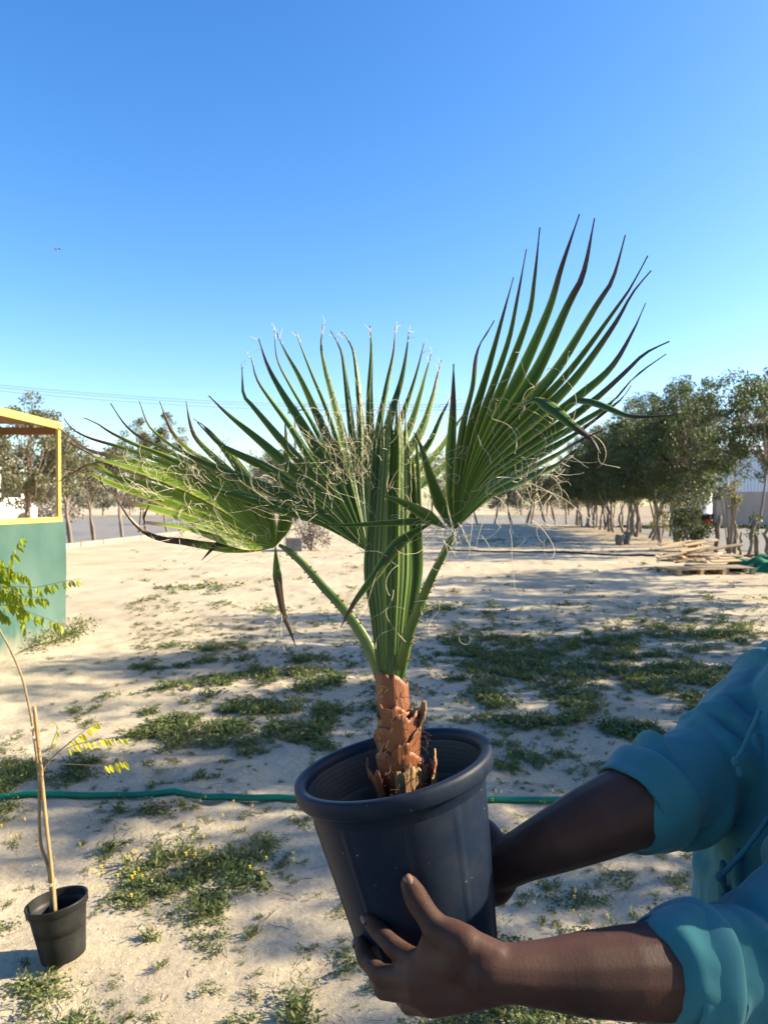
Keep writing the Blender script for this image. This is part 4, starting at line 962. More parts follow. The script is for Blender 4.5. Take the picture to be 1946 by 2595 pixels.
# --- upright leaf behind
hubB = c3(1030, 1420)
Bq = [[c3(x, y) for x, y in q] for q in [
    [(740, 1235), (520, 1160), (430, 1130), (250, 1075), (105, 1037), (-5, 985), (-70, 899)],
    [(740, 1180), (520, 1080), (220, 955), (60, 890), (-60, 830), (-120, 770)],
    [(760, 1130), (600, 1040), (440, 925), (290, 850), (150, 780), (60, 700), (0, 640)],
    [(790, 1110), (700, 1040), (560, 915), (400, 770), (230, 630), (150, 560), (70, 480)],
    [(810, 1070), (640, 900), (490, 730), (330, 540), (280, 480), (272, 400), (270, 310)],
    [(840, 1060), (700, 880), (560, 660), (440, 500), (360, 380), (325, 250)],
    [(865, 1050), (760, 870), (640, 660), (500, 440), (420, 290), (370, 140)],
    [(885, 1040), (790, 840), (690, 640), (560, 420), (480, 260), (465, 88)],
    [(905, 1020), (820, 820), (730, 620), (620, 380), (530, 220), (475, 105)],
    [(925, 1010), (865, 810), (780, 560), (690, 350), (630, 200), (590, 90)],
    [(945, 1000), (890, 760), (820, 500), (770, 320), (745, 180), (755, 60)],
    [(970, 1000), (935, 740), (905, 500), (880, 300), (860, 200), (800, 90)],
    [(990, 1000), (985, 700), (970, 450), (945, 250), (920, 170), (865, 95)],
    [(1020, 1000), (1035, 700), (1035, 450), (1045, 210), (1035, 60)],
    [(1045, 1000), (1090, 700), (1140, 420), (1180, 220), (1190, 60)],
    [(1065, 1000), (1160, 600), (1220, 400), (1250, 250), (1270, 100)],
    [(1085, 1000), (1220, 640), (1290, 440), (1330, 300), (1360, 165)],
    [(1105, 1000), (1270, 700), (1340, 480), (1370, 360), (1405, 230)],
    [(1125, 1020), (1330, 720), (1410, 500), (1440, 370), (1465, 265)],
    [(1145, 1050), (1380, 800), (1470, 600), (1530, 475)],
    [(1165, 1080), (1420, 850), (1540, 680), (1620, 560)],
    [(1185, 1130), (1420, 960), (1560, 830), (1640, 770)]]]
BB = Blade(); fan(BB, Bq, hubB, 1.0, (.99, 1.10), .0120, (.46, .5), .5, .86)
leafB = BB.build('leaf', M_palmD, palm); leafB['label'] = 'upright fan leaf with many narrow rays behind the folded spear'
petiole([c5(790, 1010), c5(800, 700), c5(720, 380), c5(650, 200)], [.965, .985, 1.0], .011, .006, .5, 2, leafB)
fibres(BB, 'fibre', leafB, 380, .025, .09, .00037, 3)
m_ = MB(); tips = []
for sg in Bq[2:21]:
    b_, a_ = P(*sg[-1], 1.05), P(*sg[-2], 1.05); tips.append((b_, (b_ - a_).normalized()))
tipwisps(BB, tips, .0005, 5, m_); m_.build('tip_fibre', M_fib, leafB)['kind'] = 'stuff'
# --- folded spear leaf in the middle
BS = Blade(); sp = []
for j in range(13):
    u = j / 12; e = math.sin(u * math.pi)
    sp.append([(962 + 58 * u, 1705), (944 + 100 * u, 1560), (929 + 133 * u, 1450), (937 + 122 * u, 1330), (946 + 108 * u, 1200 + 20 * (j % 2)), (952 + 100 * u, 1110 + 18 * (j % 3)), (958 + 84 * u + 6 * math.sin(j * 2.3), 1075 - 62 * e + 14 * (j % 2) + (60 if j > 10 else 0))])
n0 = len(BS.v)
fan(BS, sp, (988, 1745), .955, (.985, .985), .0066, (.86, .86), .5, .93)
# bow the spear towards the viewer in the middle so that it is a folded trough, not a sheet
xm_ = P(993, 1400, .97).x
for i in range(len(BS.v)):
    x, y, z = BS.v[i]; BS.v[i] = (x, y - .018 * max(0, 1 - ((x - xm_) / .042) ** 2), z)
leafS = BS.build('leaf', M_palmD, palm); leafS['label'] = 'folded pleated young spear leaf standing in the middle'
BS.sp = [(Vector(v) , Vector((0, 0, 1))) for v in BS.v[::7] if v[2] > P(990, 1330, .97).z]
fibres(BS, 'fibre', leafS, 120, .012, .045, .00035, 4)
# --- right leaf, nearer to the camera
hubC = c4(240, 2000)
Cq = [[c4(x, y) for x, y in q] for q in [
    [(212, 1800), (215, 1550), (230, 1280), (235, 1000)],
    [(255, 1700), (290, 1400), (350, 1150), (378, 930), (480, 740)],
    [(280, 1680), (335, 1400), (420, 1120), (490, 870), (530, 720), (595, 480)],
    [(300, 1660), (380, 1390), (480, 1120), (570, 850), (620, 600), (672, 310)],
    [(320, 1650), (420, 1380), (550, 1070), (680, 720), (715, 520), (752, 180)],
    [(340, 1640), (460, 1370), (630, 1060), (800, 680), (880, 420), (990, 100)],
    [(355, 1635), (500, 1370), (720, 1060), (920, 640), (1010, 460), (1080, 125)],
    [(370, 1640), (540, 1380), (830, 1090), (1100, 650), (1195, 490), (1265, 225)],
    [(385, 1650), (575, 1400), (900, 1080), (1230, 640), (1320, 500), (1400, 350)],
    [(395, 1660), (600, 1430), (930, 1110), (1180, 780), (1300, 580), (1420, 440)],
    [(405, 1675), (630, 1470), (960, 1210), (1170, 1030), (1310, 800), (1385, 635)],
    [(415, 1695), (650, 1510), (980, 1290), (1250, 1060), (1380, 940), (1530, 865)],
    [(425, 1715), (665, 1545), (960, 1370), (1190, 1230), (1330, 1070), (1510, 940)],
    [(430, 1740), (670, 1580), (900, 1450), (1120, 1300), (1250, 1200), (1300, 1130)],
    [(435, 1765), (680, 1620), (860, 1530), (1000, 1450), (1160, 1385)],
    [(440, 1795), (690, 1665), (830, 1610), (930, 1540), (1010, 1490)]]]
BC = Blade(); fan(BC, Cq, hubC, .87, (.80, .72), .0088, (.46, .54), .5, .74)
strap(BC, [c4(660, 1240), c4(740, 1208), c4(850, 1275), c4(960, 1370), c4(1060, 1450), c4(1115, 1540)], [.79, .75, .73], .0085, (0, -.8, .6), tb=.62)
strap(BC, [c4(870, 1300), c4(930, 1225), c4(1020, 1208), c4(1130, 1240), c4(1290, 1305), c4(1480, 1310), c4(1570, 1302)], [.77, .72, .69], .0075, (0, -.6, .8), tb=.62)
strap(BC, [c4(225, 1990), c4(180, 1900), c4(100, 1690), c4(40, 1500), c4(-5, 1410)], [.865, .82, .80], .0075, tb=.85)
strap(BC, [c3(1490, 1275), c3(1400, 1215), c3(1250, 1130), c3(1095, 1072)], [.865, .83, .81], .0075, tb=.93)
strap(BC, [c3(1500, 1280), c3(1380, 1238), c3(1150, 1245), c3(900, 1258), c3(690, 1250)], [.865, .84, .83], .0042, tb=.9)
strap(BC, [c3(1400, 1250), c3(1290, 1310), c3(1180, 1400), c5(700, 290), c5(560, 470), c5(450, 665)], [.862, .85, .85], .0072, tb=.72)
leafC = BC.build('leaf', M_palmD, palm); leafC['label'] = 'right fan leaf reaching towards the camera with long tapering rays'
petiole([c5(855, 1000), c5(880, 900), c5(930, 700), c5(1000, 520), c5(1080, 330), c5(1160, 170), c5(1245, 0)], [.95, .91, .87], .0090, .0036, .5, 3, leafC)
fibres(BC, 'fibre', leafC, 110, .025, .08, .00036, 6)
# loose tufts of fibre below the right leaf and between the leaf stalks
FT = Blade(); rs = np.random.default_rng(44)
for _ in range(26): FT.sp.append((P(*c3(1480 + rs.normal(0, 90), 1290 + rs.normal(0, 30)), .86 + rs.normal(0, .015)), Vector((rs.normal(0, .6), rs.normal(0, .3), -.4))))
for _ in range(18): FT.sp.append((P(*c4(640 + rs.normal(0, 70), 1800 + rs.normal(0, 60)), .80 + rs.normal(0, .015)), Vector((rs.normal(0, .6), rs.normal(0, .3), -.3))))
for _ in range(10): FT.sp.append((P(*c4(760 + rs.normal(0, 40), 1600 + rs.normal(0, 50)), .785 + rs.normal(0, .01)), Vector((rs.normal(0, .6), rs.normal(0, .3), -.1))))
for _ in range(6): FT.sp.append((P(*c5(890 + rs.normal(0, 40), 620 + rs.normal(0, 110)), .925 + rs.normal(0, .01)), Vector((rs.normal(0, .6), rs.normal(0, .3), .3))))
fibres(FT, 'loose_fibre', leafC, 90, .035, .10, .00036, 8, .015)

# --- trunk wrapped in torn leaf bases
M_husk = mat('palm_husk', (.23, .085, .036), .5, (.095, .032, .017), 9, .28, 70, stretch=(2.5, 2.5, .5))
M_husk2 = mat('palm_husk_torn', (.34, .22, .11), .85, (.17, .085, .04), 22, .5, 90, stretch=(2.5, 2.5, .5)); M_core = mat('palm_trunk', (.06, .035, .02), .95, (.11, .06, .03), 14, .8, 40)
tb0 = MP @ Vector((.0, -.01, PH - .10)); tl = [P(1018, 1985, .945), P(1008, 1880, .945), P(998, 1800, .95), P(992, 1715, .955)]
trunk_pts = smoothpath([tb0] + tl, 24)
m_ = MB(); m_.tube(trunk_pts, [.026 - .0085 * (k / 23) for k in range(24)], 18); trunk = m_.build('trunk', M_core, palm)
def husk(t0, t1, a0, span, r0, flare, seed, m, jag=.012, splay=0.0):
    r_ = random.Random(seed); na, nz_ = 44, 14; V_ = []; F_ = []
    top = [.13 * r_.uniform(-jag, jag) + jag * .9 * math.sin(i / na * math.pi * 1.3 + seed) + .25 * jag * math.sin(i * .55 + seed) for i in range(na + 1)]; r0 *= .77; flare *= .6; splay *= .8
    for j in range(nz_ + 1):
        v = j / nz_
        for i in range(na + 1):
            u = i / na; a = a0 + (u - .5) * span; t = t0 + (t1 - t0) * v
            p = trunk_pts[0]; k = min(max(t * 23, 0), 22.99); p = trunk_pts[int(k)].lerp(trunk_pts[int(k) + 1], k - int(k))
            endw = 1 - abs(u - .5) * 2
            rr_ = r0 + flare * v ** 2 * (1 + .2 * math.sin(u * 6 + seed)) + splay * v ** 3 + .0005 * math.sin(u * 40 + seed) + (.004 * (1 - endw) if v > .5 else 0)
            V_.append(p + Vector((math.cos(a) * rr_, math.sin(a) * rr_, top[i] * v * v + (.010 if span > 1.6 else .016) * v * math.sin(u * math.pi))))
    for j in range(nz_):
        for i in range(na): q = j * (na + 1) + i; F_.append((q, q + 1, q + na + 2, q + na + 1))
    q = MB(); q.add(V_, F_); o = q.build('husk', m, trunk); md = o.modifiers.new('thick', 'SOLIDIFY'); md.thickness = .0016; md.offset = -1; return o
husk(.60, .97, R(-80), R(300), .0235, .001, 1, M_husk, .011); husk(.52, .80, R(-25), R(210), .0262, .008, 2, M_husk); husk(.50, .76, R(-160), R(180), .0262, .006, 3, M_husk2)
husk(.38, .70, R(-125), R(235), .0295, .007, 4, M_husk, .020); husk(.36, .64, R(-20), R(170), .0305, .010, 5, M_husk); husk(.20, .47, R(-90), R(330), .0325, .005, 6, M_husk, .014)
husk(.14, .42, R(-50), R(105), .0375, .008, 7, M_husk2, .014); husk(.10, .43, R(15), R(90), .040, .016, 8, M_husk, .018, .004); husk(.10, .44, R(-165), R(80), .038, .018, 9, M_husk, .018, .004); husk(.05, .30, R(-110), R(150), .037, .002, 10, M_core, .006)
husk(.08, .40, R(-15), R(45), .047, .012, 12, M_husk2, .02); husk(.55, .76, R(-5), R(50), .029, .016, 13, M_husk2, .008, .008)
m_ = MB(); rs = np.random.default_rng(12)
for i in range(160):
    t = rs.uniform(.2, .97); k = min(int(t * 23), 22); p = trunk_pts[k].copy(); a = rs.uniform(-math.pi, .5); r0 = .027 + .012 * (1 - t); p += Vector((math.cos(a) * r0, math.sin(a) * r0, 0)); d = Vector((math.cos(a), math.sin(a), rs.normal(0, .8))).normalized(); pts = []
    for k in range(7): pts.append(p.copy()); p = p + d * .0028; d = (d + Vector(rs.normal(0, .35, 3))).normalized()
    m_.tube(pts, [.00035] * 7, 3, cap=False)
M_hair = mat('husk_hair', (.065, .038, .022), .8); m_.build('husk_fibre', M_hair, trunk)['kind'] = 'stuff'

# ------------------------------------------------------------------ the person holding the pot
person = empty('person', (.70, 1.08, 0), 'person in a teal hoodie with rolled sleeves holding the big potted palm', 'person')
def skin_material():
    m = mat('skin', (.068, .032, .023), .55, (.046, .022, .017), 22, .05, 420, spec=.2)
    b = m.node_tree.nodes['Principled BSDF']; n = m.node_tree.nodes; l = m.node_tree.links
    tc = n.new('ShaderNodeTexCoord'); v = n.new('ShaderNodeTexVoronoi'); v.feature = 'DISTANCE_TO_EDGE'; v.inputs['Scale'].default_value = 330; l.new(tc.outputs['Object'], v.inputs['Vector'])
    mr = n.new('ShaderNodeMapRange'); mr.inputs['From Max'].default_value = .12; l.new(v.outputs['Distance'], mr.inputs['Value'])
    bp = n.new('ShaderNodeBump'); bp.inputs['Strength'].default_value = .10; bp.inputs['Distance'].default_value = .001; l.new(mr.outputs[0], bp.inputs['Height'])
    wv = n.new('ShaderNodeTexWave'); wv.inputs['Scale'].default_value = 42; wv.inputs['Distortion'].default_value = 9; wv.inputs['Detail'].default_value = 4; wv.inputs['Detail Scale'].default_value = 2.5; l.new(tc.outputs['Object'], wv.inputs['Vector'])
    b3 = n.new('ShaderNodeBump'); b3.inputs['Strength'].default_value = .03; b3.inputs['Distance'].default_value = .003; l.new(wv.outputs[0], b3.inputs['Height']); l.new(b.inputs['Normal'].links[0].from_socket, b3.inputs['Normal']); l.new(b3.outputs[0], bp.inputs['Normal']); l.new(bp.outputs[0], b.inputs['Normal'])
    b.inputs['Subsurface Weight'].default_value = .08; b.inputs['Subsurface Radius'].default_value = (.006, .002, .001); b.inputs['Subsurface Scale'].default_value = .6
    return m
M_skin = skin_material()
def skin_creases(m, joints, smudge):
    """fine folds of skin across each knuckle and wrist, and a dark smudge on the forearm"""
    n = m.node_tree.nodes; l = m.node_tree.links; b = n['Principled BSDF']; g = n.new('ShaderNodeNewGeometry'); tc = n.new('ShaderNodeTexCoord')
    nz = n.new('ShaderNodeTexNoise'); nz.inputs['Scale'].default_value = 130; l.new(tc.outputs['Object'], nz.inputs['Vector']); tot = None
    def math_(op, a, c=None, d=None):
        x = n.new('ShaderNodeMath'); x.operation = op
        for i, v in enumerate((a, c, d)):
            if v is None: continue
            if isinstance(v, (int, float)): x.inputs[i].default_value = v
            else: l.new(v, x.inputs[i])
        return x.outputs[0]
    def dist(p, r0, r1):
        x = n.new('ShaderNodeVectorMath'); x.operation = 'DISTANCE'; l.new(g.outputs['Position'], x.inputs[0]); x.inputs[1].default_value = p
        r_ = n.new('ShaderNodeMapRange'); r_.interpolation_type = 'SMOOTHSTEP'; r_.inputs['From Min'].default_value = r1; r_.inputs['From Max'].default_value = r0; l.new(x.outputs['Value'], r_.inputs['Value']); return r_.outputs[0]
    for p, ax_, rad in joints:
        a = Vector(ax_).normalized(); x = n.new('ShaderNodeVectorMath'); x.operation = 'DOT_PRODUCT'; l.new(g.outputs['Position'], x.inputs[0]); x.inputs[1].default_value = a
        ph = math_('MULTIPLY_ADD', x.outputs['Value'], 2 * math.pi / .0034, math_('MULTIPLY', nz.outputs[0], 7.0)); w = math_('POWER', math_('ABSOLUTE', math_('SINE', ph)), .5); v = math_('MULTIPLY', math_('SUBTRACT', w, 1.0), dist(p, rad * .95, rad * 1.55)); tot = v if tot is None else math_('ADD', tot, v)
    bp = n.new('ShaderNodeBump'); bp.inputs['Strength'].default_value = .55; bp.inputs['Distance'].default_value = .0022; l.new(tot, bp.inputs['Height']); l.new(b.inputs['Normal'].links[0].from_socket, bp.inputs['Normal']); l.new(bp.outputs[0], b.inputs['Normal'])
    t = n.new('ShaderNodeTexNoise'); t.inputs['Scale'].default_value = 34; t.inputs['Detail'].default_value = 6; l.new(tc.outputs['Object'], t.inputs['Vector'])
    f = math_('MULTIPLY', math_('MULTIPLY', dist(smudge, .0, .055), math_('GREATER_THAN', t.outputs[0], .2)), math_('MULTIPLY', t.outputs[0], 1.1))
    mx = n.new('ShaderNodeMix'); mx.data_type = 'RGBA'; l.new(math_('MAXIMUM', f, math_('MULTIPLY', tot, -.35)), mx.inputs[0]); l.new(b.inputs['Base Color'].links[0].from_socket, mx.inputs[6]); mx.inputs[7].default_value = (.018, .010, .008, 1); l.new(mx.outputs[2], b.inputs['Base Color'])  # crease shade is mixed into the skin colour too, beside the smudge
M_nail = mat('nail', (.15, .085, .065), .4, spec=.4)
def remesh(o, vox, sm=4, fac=.5):
    r_ = o.modifiers.new('remesh', 'REMESH'); r_.mode = 'VOXEL'; r_.voxel_size = vox; r_.use_smooth_shade = True
    s_ = o.modifiers.new('smooth', 'SMOOTH'); s_.factor = fac; s_.iterations = sm; return o
B = MB()
# near (left) arm and hand
W1 = P(1262, 2464, .775); E1 = P(1930, 2455, .86); S1 = Vector((.665, .90, 1.335))
def seg(pts, rad, n=14): B.caps(pts, rad, n)
arm1 = [P(1235, 2462, .776), P(1300, 2466, .777), P(1380, 2468, .783), P(1470, 2468, .79), P(1580, 2464, .80), P(1700, 2460, .817), P(1820, 2456, .838), E1]
seg(arm1, [.028, .0285, .033, .040, .0455, .050, .052, .050]); seg([E1, E1.lerp(S1, .5), S1], [.050, .052, .056])
idx = [P(1062, 2440, .812), P(996, 2398, .838), P(958, 2358, .862), P(936, 2329, .875)]
mdl = [P(1050, 2480, .808), P(962, 2470, .843), P(926, 2428, .872), P(914, 2390, .894)]
rng_ = [P(1056, 2520, .806), P(970, 2506, .848), P(955, 2478, .888), P(980, 2462, .915)]
ltl = [P(1092, 2552, .802), P(1035, 2548, .845), P(1018, 2530, .885), P(1030, 2505, .905)]
thm = [P(1180, 2395, .782), P(1104, 2352, .802), P(1060, 2286, .826), P(1037, 2240, .8375)]
def finger(B_, j, r):
    a, b, c, d = j
    B_.caps([a, a.lerp(b, .5), b, b.lerp(c, .5), c, c.lerp(d, .6), d], [r * 1.14, r * 1.02, r * 1.07, r * .95, r * .98, r * .93, r * .80], 12)
finger(B, idx, .0114); finger(B, mdl, .0116); finger(B, rng_, .0112); finger(B, ltl, .0098)
B.caps([thm[0], thm[0].lerp(thm[1], .55), thm[1], thm[1].lerp(thm[2], .5), thm[2], thm[2].lerp(thm[3], .55), thm[3]], [.020, .0185, .0160, .0135, .0142, .0135, .0108], 14)
wr = [(P(1258, 2438, .776), .021), (P(1255, 2492, .777), .022)]
B.hull(wr + [(idx[0], .0135), (mdl[0], .0135)]); B.hull(wr + [(mdl[0], .0135), (rng_[0], .0125)]); B.hull(wr + [(rng_[0], .0125), (ltl[0], .0115), (P(1165, 2528, .785), .016)])
B.hull(wr[:1] + [(thm[0], .0185), (idx[0], .0125), (P(1150, 2440, .785), .018)]); B.hull([(thm[1], .0105), (idx[0], .0105), (thm[0], .014)])
# web between thumb and index
B.hull([(thm[1].lerp(thm[0], .3), .011), (idx[0], .010), (P(1105, 2410, .80), .009)])
for j, r in ((idx, .0125), (mdl, .013), (rng_, .0125), (ltl, .011)): B.ball(j[0] + Vector((0, -.001, 0)), r)
# far (right) arm and hand, fingers spread round the back of the pot
E2 = P(1770, 1965, 1.10); S2 = Vector((.69, 1.27, 1.305))
arm2 = [P(1262, 2196, 1.015), P(1320, 2168, 1.005), P(1400, 2132, 1.0), P(1490, 2090, 1.01), P(1590, 2046, 1.03), P(1680, 2006, 1.06), E2]
seg(arm2, [.032, .034, .041, .049, .056, .060, .058]); seg([E2, E2.lerp(S2, .5), S2], [.058, .058, .058])
kn = [P(1180, 2150, 1.085), P(1168, 2200, 1.087), P(1165, 2250, 1.082), P(1170, 2298, 1.072)]
w2 = [(P(1270, 2175, 1.02), .026), (P(1268, 2222, 1.022), .026)]
B.hull(w2 + [(kn[0], .013), (kn[1], .013)]); B.hull(w2 + [(kn[1], .013), (kn[2], .0125)]); B.hull(w2 + [(kn[2], .0125), (kn[3], .0115), (P(1258, 2255, 1.025), .021)])
for k, p in enumerate(kn):
    d = [(-62, -8), (-70, 4), (-66, 14), (-52, 20)][k]; pts = [p, p + Vector((-.042, .012, -d[1] * .0005)), p + Vector((-.074, .010, -d[1] * .001)), p + Vector((-.096, .004, -d[1] * .0014))]
    finger(B, pts, .0106 if k < 3 else .0092)
B.caps([P(1262, 2150, 1.02), P(1235, 2105, 1.045), P(1205, 2075, 1.075), P(1185, 2055, 1.092)], [.019, .0150, .0128, .0095], 12)
# trunk, neck, head, legs
HIP = Vector((.70, 1.08, .84)); CH = Vector((.70, 1.08, 1.18)); NK_ = Vector((.715, 1.085, 1.42)); HD = Vector((.695, 1.085, 1.575))
B.caps([HIP, Vector((.68, 1.08, 1.0)), CH, Vector((.71, 1.085, 1.30))], [.135, .135, .13, .10], 20)
B.hull([(S1, .05), (S2, .05), (CH, .10), (NK_ - Vector((0, 0, .05)), .055)]); B.caps([NK_ - Vector((0, 0, .06)), HD], [.056, .052], 16)
B.ball(HD + Vector((.012, 0, .035)), .088, (1.08, .86, 1.12), 3); B.hull([(HD + Vector((-.045, 0, -.035)), .042), (HD + Vector((-.055, 0, -.075)), .022), (HD + Vector((.0, .045, -.04)), .02), (HD + Vector((.0, -.045, -.04)), .02), (HD + Vector((-.05, 0, .03)), .05)])
B.hull([(HD + Vector((-.094, 0, .022)), .008), (HD + Vector((-.118, 0, -.012)), .010), (HD + Vector((-.098, .014, -.018)), .008), (HD + Vector((-.098, -.014, -.018)), .008)])
B.caps([HD + Vector((-.09, -.024, -.048)), HD + Vector((-.099, 0, -.046)), HD + Vector((-.09, .024, -.048))], [.006, .009, .006], 10); B.caps([HD + Vector((-.088, -.02, -.058)), HD + Vector((-.096, 0, -.058)), HD + Vector((-.088, .02, -.058))], [.006, .009, .006], 10)
for s_ in (-1, 1):
    B.caps([HD + Vector((.018, s_ * .078, .03)), HD + Vector((.028, s_ * .086, .018)), HD + Vector((.014, s_ * .081, -.02))], [.012, .014, .008], 10); B.caps([HD + Vector((-.088, s_ * .018, .05)), HD + Vector((-.078, s_ * .05, .048))], [.009, .008], 8)
    hp = Vector((.70, 1.08 + s_ * .095, .84)); kn_ = Vector((.665 - .02 * s_, 1.08 + s_ * .12, .46)); an = Vector((.71 - .03 * s_, 1.08 + s_ * .14, .09))
    B.caps([hp, hp.lerp(kn_, .5), kn_, kn_.lerp(an, .35), an], [.098, .082, .060, .058, .042], 16); B.caps([an + Vector((.03, 0, -.045)), an + Vector((-.08, 0, -.06)), an + Vector((-.16, 0, -.065))], [.036, .036, .026], 12)
body = B.build('body', M_skin, person); remesh(body, .0032, 6, .5)
# nail of the thumb and of the index finger
def nail(tip, prev, outw, w, l_, parent):
    T = (tip - prev).normalized(); n_ = (outw - T * outw.dot(T)).normalized(); s_ = T.cross(n_); V_ = []; F_ = []
    for j in range(6):
        for i in range(7):
            u = i / 6 * 2 - 1; v = j / 5; ww = w * (1 - .25 * max(0, v - .6) / .4); V_.append(tip + T * (l_ * (v - .35)) + s_ * (u * ww) + n_ * (.0112 - .0042 * u * u - .0022 * v * v))
    for j in range(5):
        for i in range(6): a = j * 7 + i; F_.append((a, a + 1, a + 8, a + 7))
    q = MB(); q.add(V_, F_); o = q.build('fingernail', M_nail, parent); md = o.modifiers.new('t', 'SOLIDIFY'); md.thickness = .0008; return o
nail(thm[3], thm[2], Vector((.35, -1, .15)), .0062, .0135, body)
nail(idx[3], idx[2], Vector((-.75, -.5, .1)), .0048, .0105, body)
nail(mdl[3], mdl[2], Vector((-.8, -.4, .0)), .0048, .0105, body)
skin_creases(M_skin, [(thm[2], thm[3] - thm[1], .017), (thm[1], thm[2] - thm[0], .018), (idx[1], idx[2] - idx[0], .015), (idx[2], idx[3] - idx[1], .012), (mdl[1], mdl[2] - mdl[0], .015), (mdl[2], mdl[3] - mdl[1], .012), (rng_[1], rng_[2] - rng_[0], .015), (P(1282, 2190, 1.0), Vector((1, 0, -.4)), .034)], P(1480, 2538, .765))
M_hairp = mat('black_hair', (.012, .010, .009), .6, bump=.6, bscale=180)
q = MB(); q.ball(HD + Vector((.022, 0, .048)), .096, (1.08, .90, 1.08), 3); q.ball(HD + Vector((.06, 0, .0)), .068, (.9, 1.05, 1.2), 3); hr = q.build('hair', M_hairp, person)
q = MB()
for s_ in (-1, 1): q.ball(HD + Vector((-.077, s_ * .033, .022)), .0125, sub=3)
M_eye = mat('eye', (.5, .48, .45), .2); q.build('eyes', M_eye, body)
# hoodie
M_hood = mat('teal_sweatshirt', (.031, .150, .180), .95, (.038, .166, .197), 20, .10, 700, spec=.15)
M_hood.node_tree.nodes['Principled BSDF'].inputs['Sheen Weight'].default_value = .15
Hm = MB()
def ring_loft(mbx, rows, n=40):
    """rows: (centre, rx, ry) horizontal ellipses from bottom to top"""
    V_ = []; F_ = []
    for c, rx, ry in rows:
        for k in range(n): a = 2 * math.pi * k / n; V_.append(Vector(c) + Vector((rx * math.cos(a), ry * math.sin(a), 0)))
    for j in range(len(rows) - 1):
        for k in range(n): F_.append((j * n + k, j * n + (k + 1) % n, (j + 1) * n + (k + 1) % n, (j + 1) * n + k))
    F_.append(tuple(range(n))[::-1]); F_.append(tuple((len(rows) - 1) * n + k for k in range(n))); mbx.add(V_, F_)
ring_loft(Hm, [((.685, 1.08, .70), .165, .20), ((.675, 1.08, .76), .185, .215), ((.668, 1.08, .84), .195, .22), ((.665, 1.08, .95), .195, .222), ((.668, 1.08, 1.05), .190, .222), ((.678, 1.08, 1.15), .172, .215),
               ((.692, 1.085, 1.25), .150, .205), ((.702, 1.085, 1.33), .125, .18), ((.710, 1.085, 1.385), .095, .125), ((.715, 1.085, 1.42), .072, .078)])
Hm.hull([(S1, .066), (Vector((.70, 1.03, 1.37)), .05), (Vector((.69, .98, 1.22)), .07)]); Hm.hull([(S2, .066), (Vector((.70, 1.14, 1.37)), .05), (Vector((.70, 1.18, 1.22)), .07)])
# hood lying in folds round the neck
for k in range(9):
    a0 = R(-150 + k * 37.5)
    pass
neck = [Vector((.715 + .085 * math.cos(a), 1.085 + .105 * math.sin(a), 1.415 + .028 * math.cos(a))) for a in np.linspace(0, 2 * math.pi, 19)[:-1]]
Hm.caps(neck + [neck[0], neck[1]], .032, 10); Hm.hull([(Vector((.80, 1.085, 1.38)), .05), (Vector((.81, 1.02, 1.33)), .04), (Vector((.81, 1.15, 1.33)), .04), (Vector((.84, 1.085, 1.25)), .035)])
rf = random.Random(17)
def sleeve(pts, rad, folds, seed, drop=.0):
    c = smoothpath(pts, 40); rads = list(np.interp(np.linspace(0, 1, 40), np.linspace(0, 1, len(rad)), rad)); r_ = random.Random(seed)
    Hm.caps(c, [rads[k] * (1 + .02 * math.sin(k * .8 + seed)) for k in range(40)], 24)
    for f, tilt, size in folds:      # slanting cloth folds
        k = int(f * 39); T = (c[min(k + 1, 39)] - c[max(k - 1, 0)]).normalized(); u = T.orthogonal().normalized(); v = T.cross(u)
        ph = r_.uniform(0, 6.28); pts_ = []; rr_ = []
        span = r_.uniform(3.2, 5.0); m_ = 18; a0 = r_.uniform(0, 6.28)
        for i in range(m_):
            a = a0 + span * i / (m_ - 1); rad_ = rads[k] * (1.0 + .015 * math.sin(a * 2 + ph)); off = T * (math.sin(a + ph) * tilt)
            pts_.append(c[k] + off + (u * math.cos(a) + v * math.sin(a)) * rad_ ); rr_.append(size * (.25 + .75 * math.sin(math.pi * i / (m_ - 1))))
        Hm.caps(pts_, [q_ * 1.35 for q_ in rr_], 8)
cuff1c = P(1690, 2462, .816); cuff2c = P(1588, 2047, 1.03)
sleeve([P(1745, 2458, .823), P(1830, 2452, .838), E1 + Vector((.0, 0, .004)), E1.lerp(S1, .35) + Vector((.02, 0, -.01)), E1.lerp(S1, .7) + Vector((.01, 0, 0)), S1], [.066, .070, .074, .074, .073, .072],
       [(.10, .03, .013), (.2, .035, .014), (.30, .04, .016), (.40, .05, .015), (.5, .05, .016), (.62, .05, .014), (.75, .05, .012)], 3)
sleeve([P(1640, 2025, 1.047), P(1700, 1995, 1.07), E2, E2.lerp(S2, .3) + Vector((.0, .0, -.005)), E2.lerp(S2, .65), S2], [.068, .071, .073, .071, .068, .066],
       [(.10, .03, .012), (.22, .035, .015), (.34, .04, .015), (.46, .05, .014), (.6, .05, .014), (.78, .05, .013)], 7)
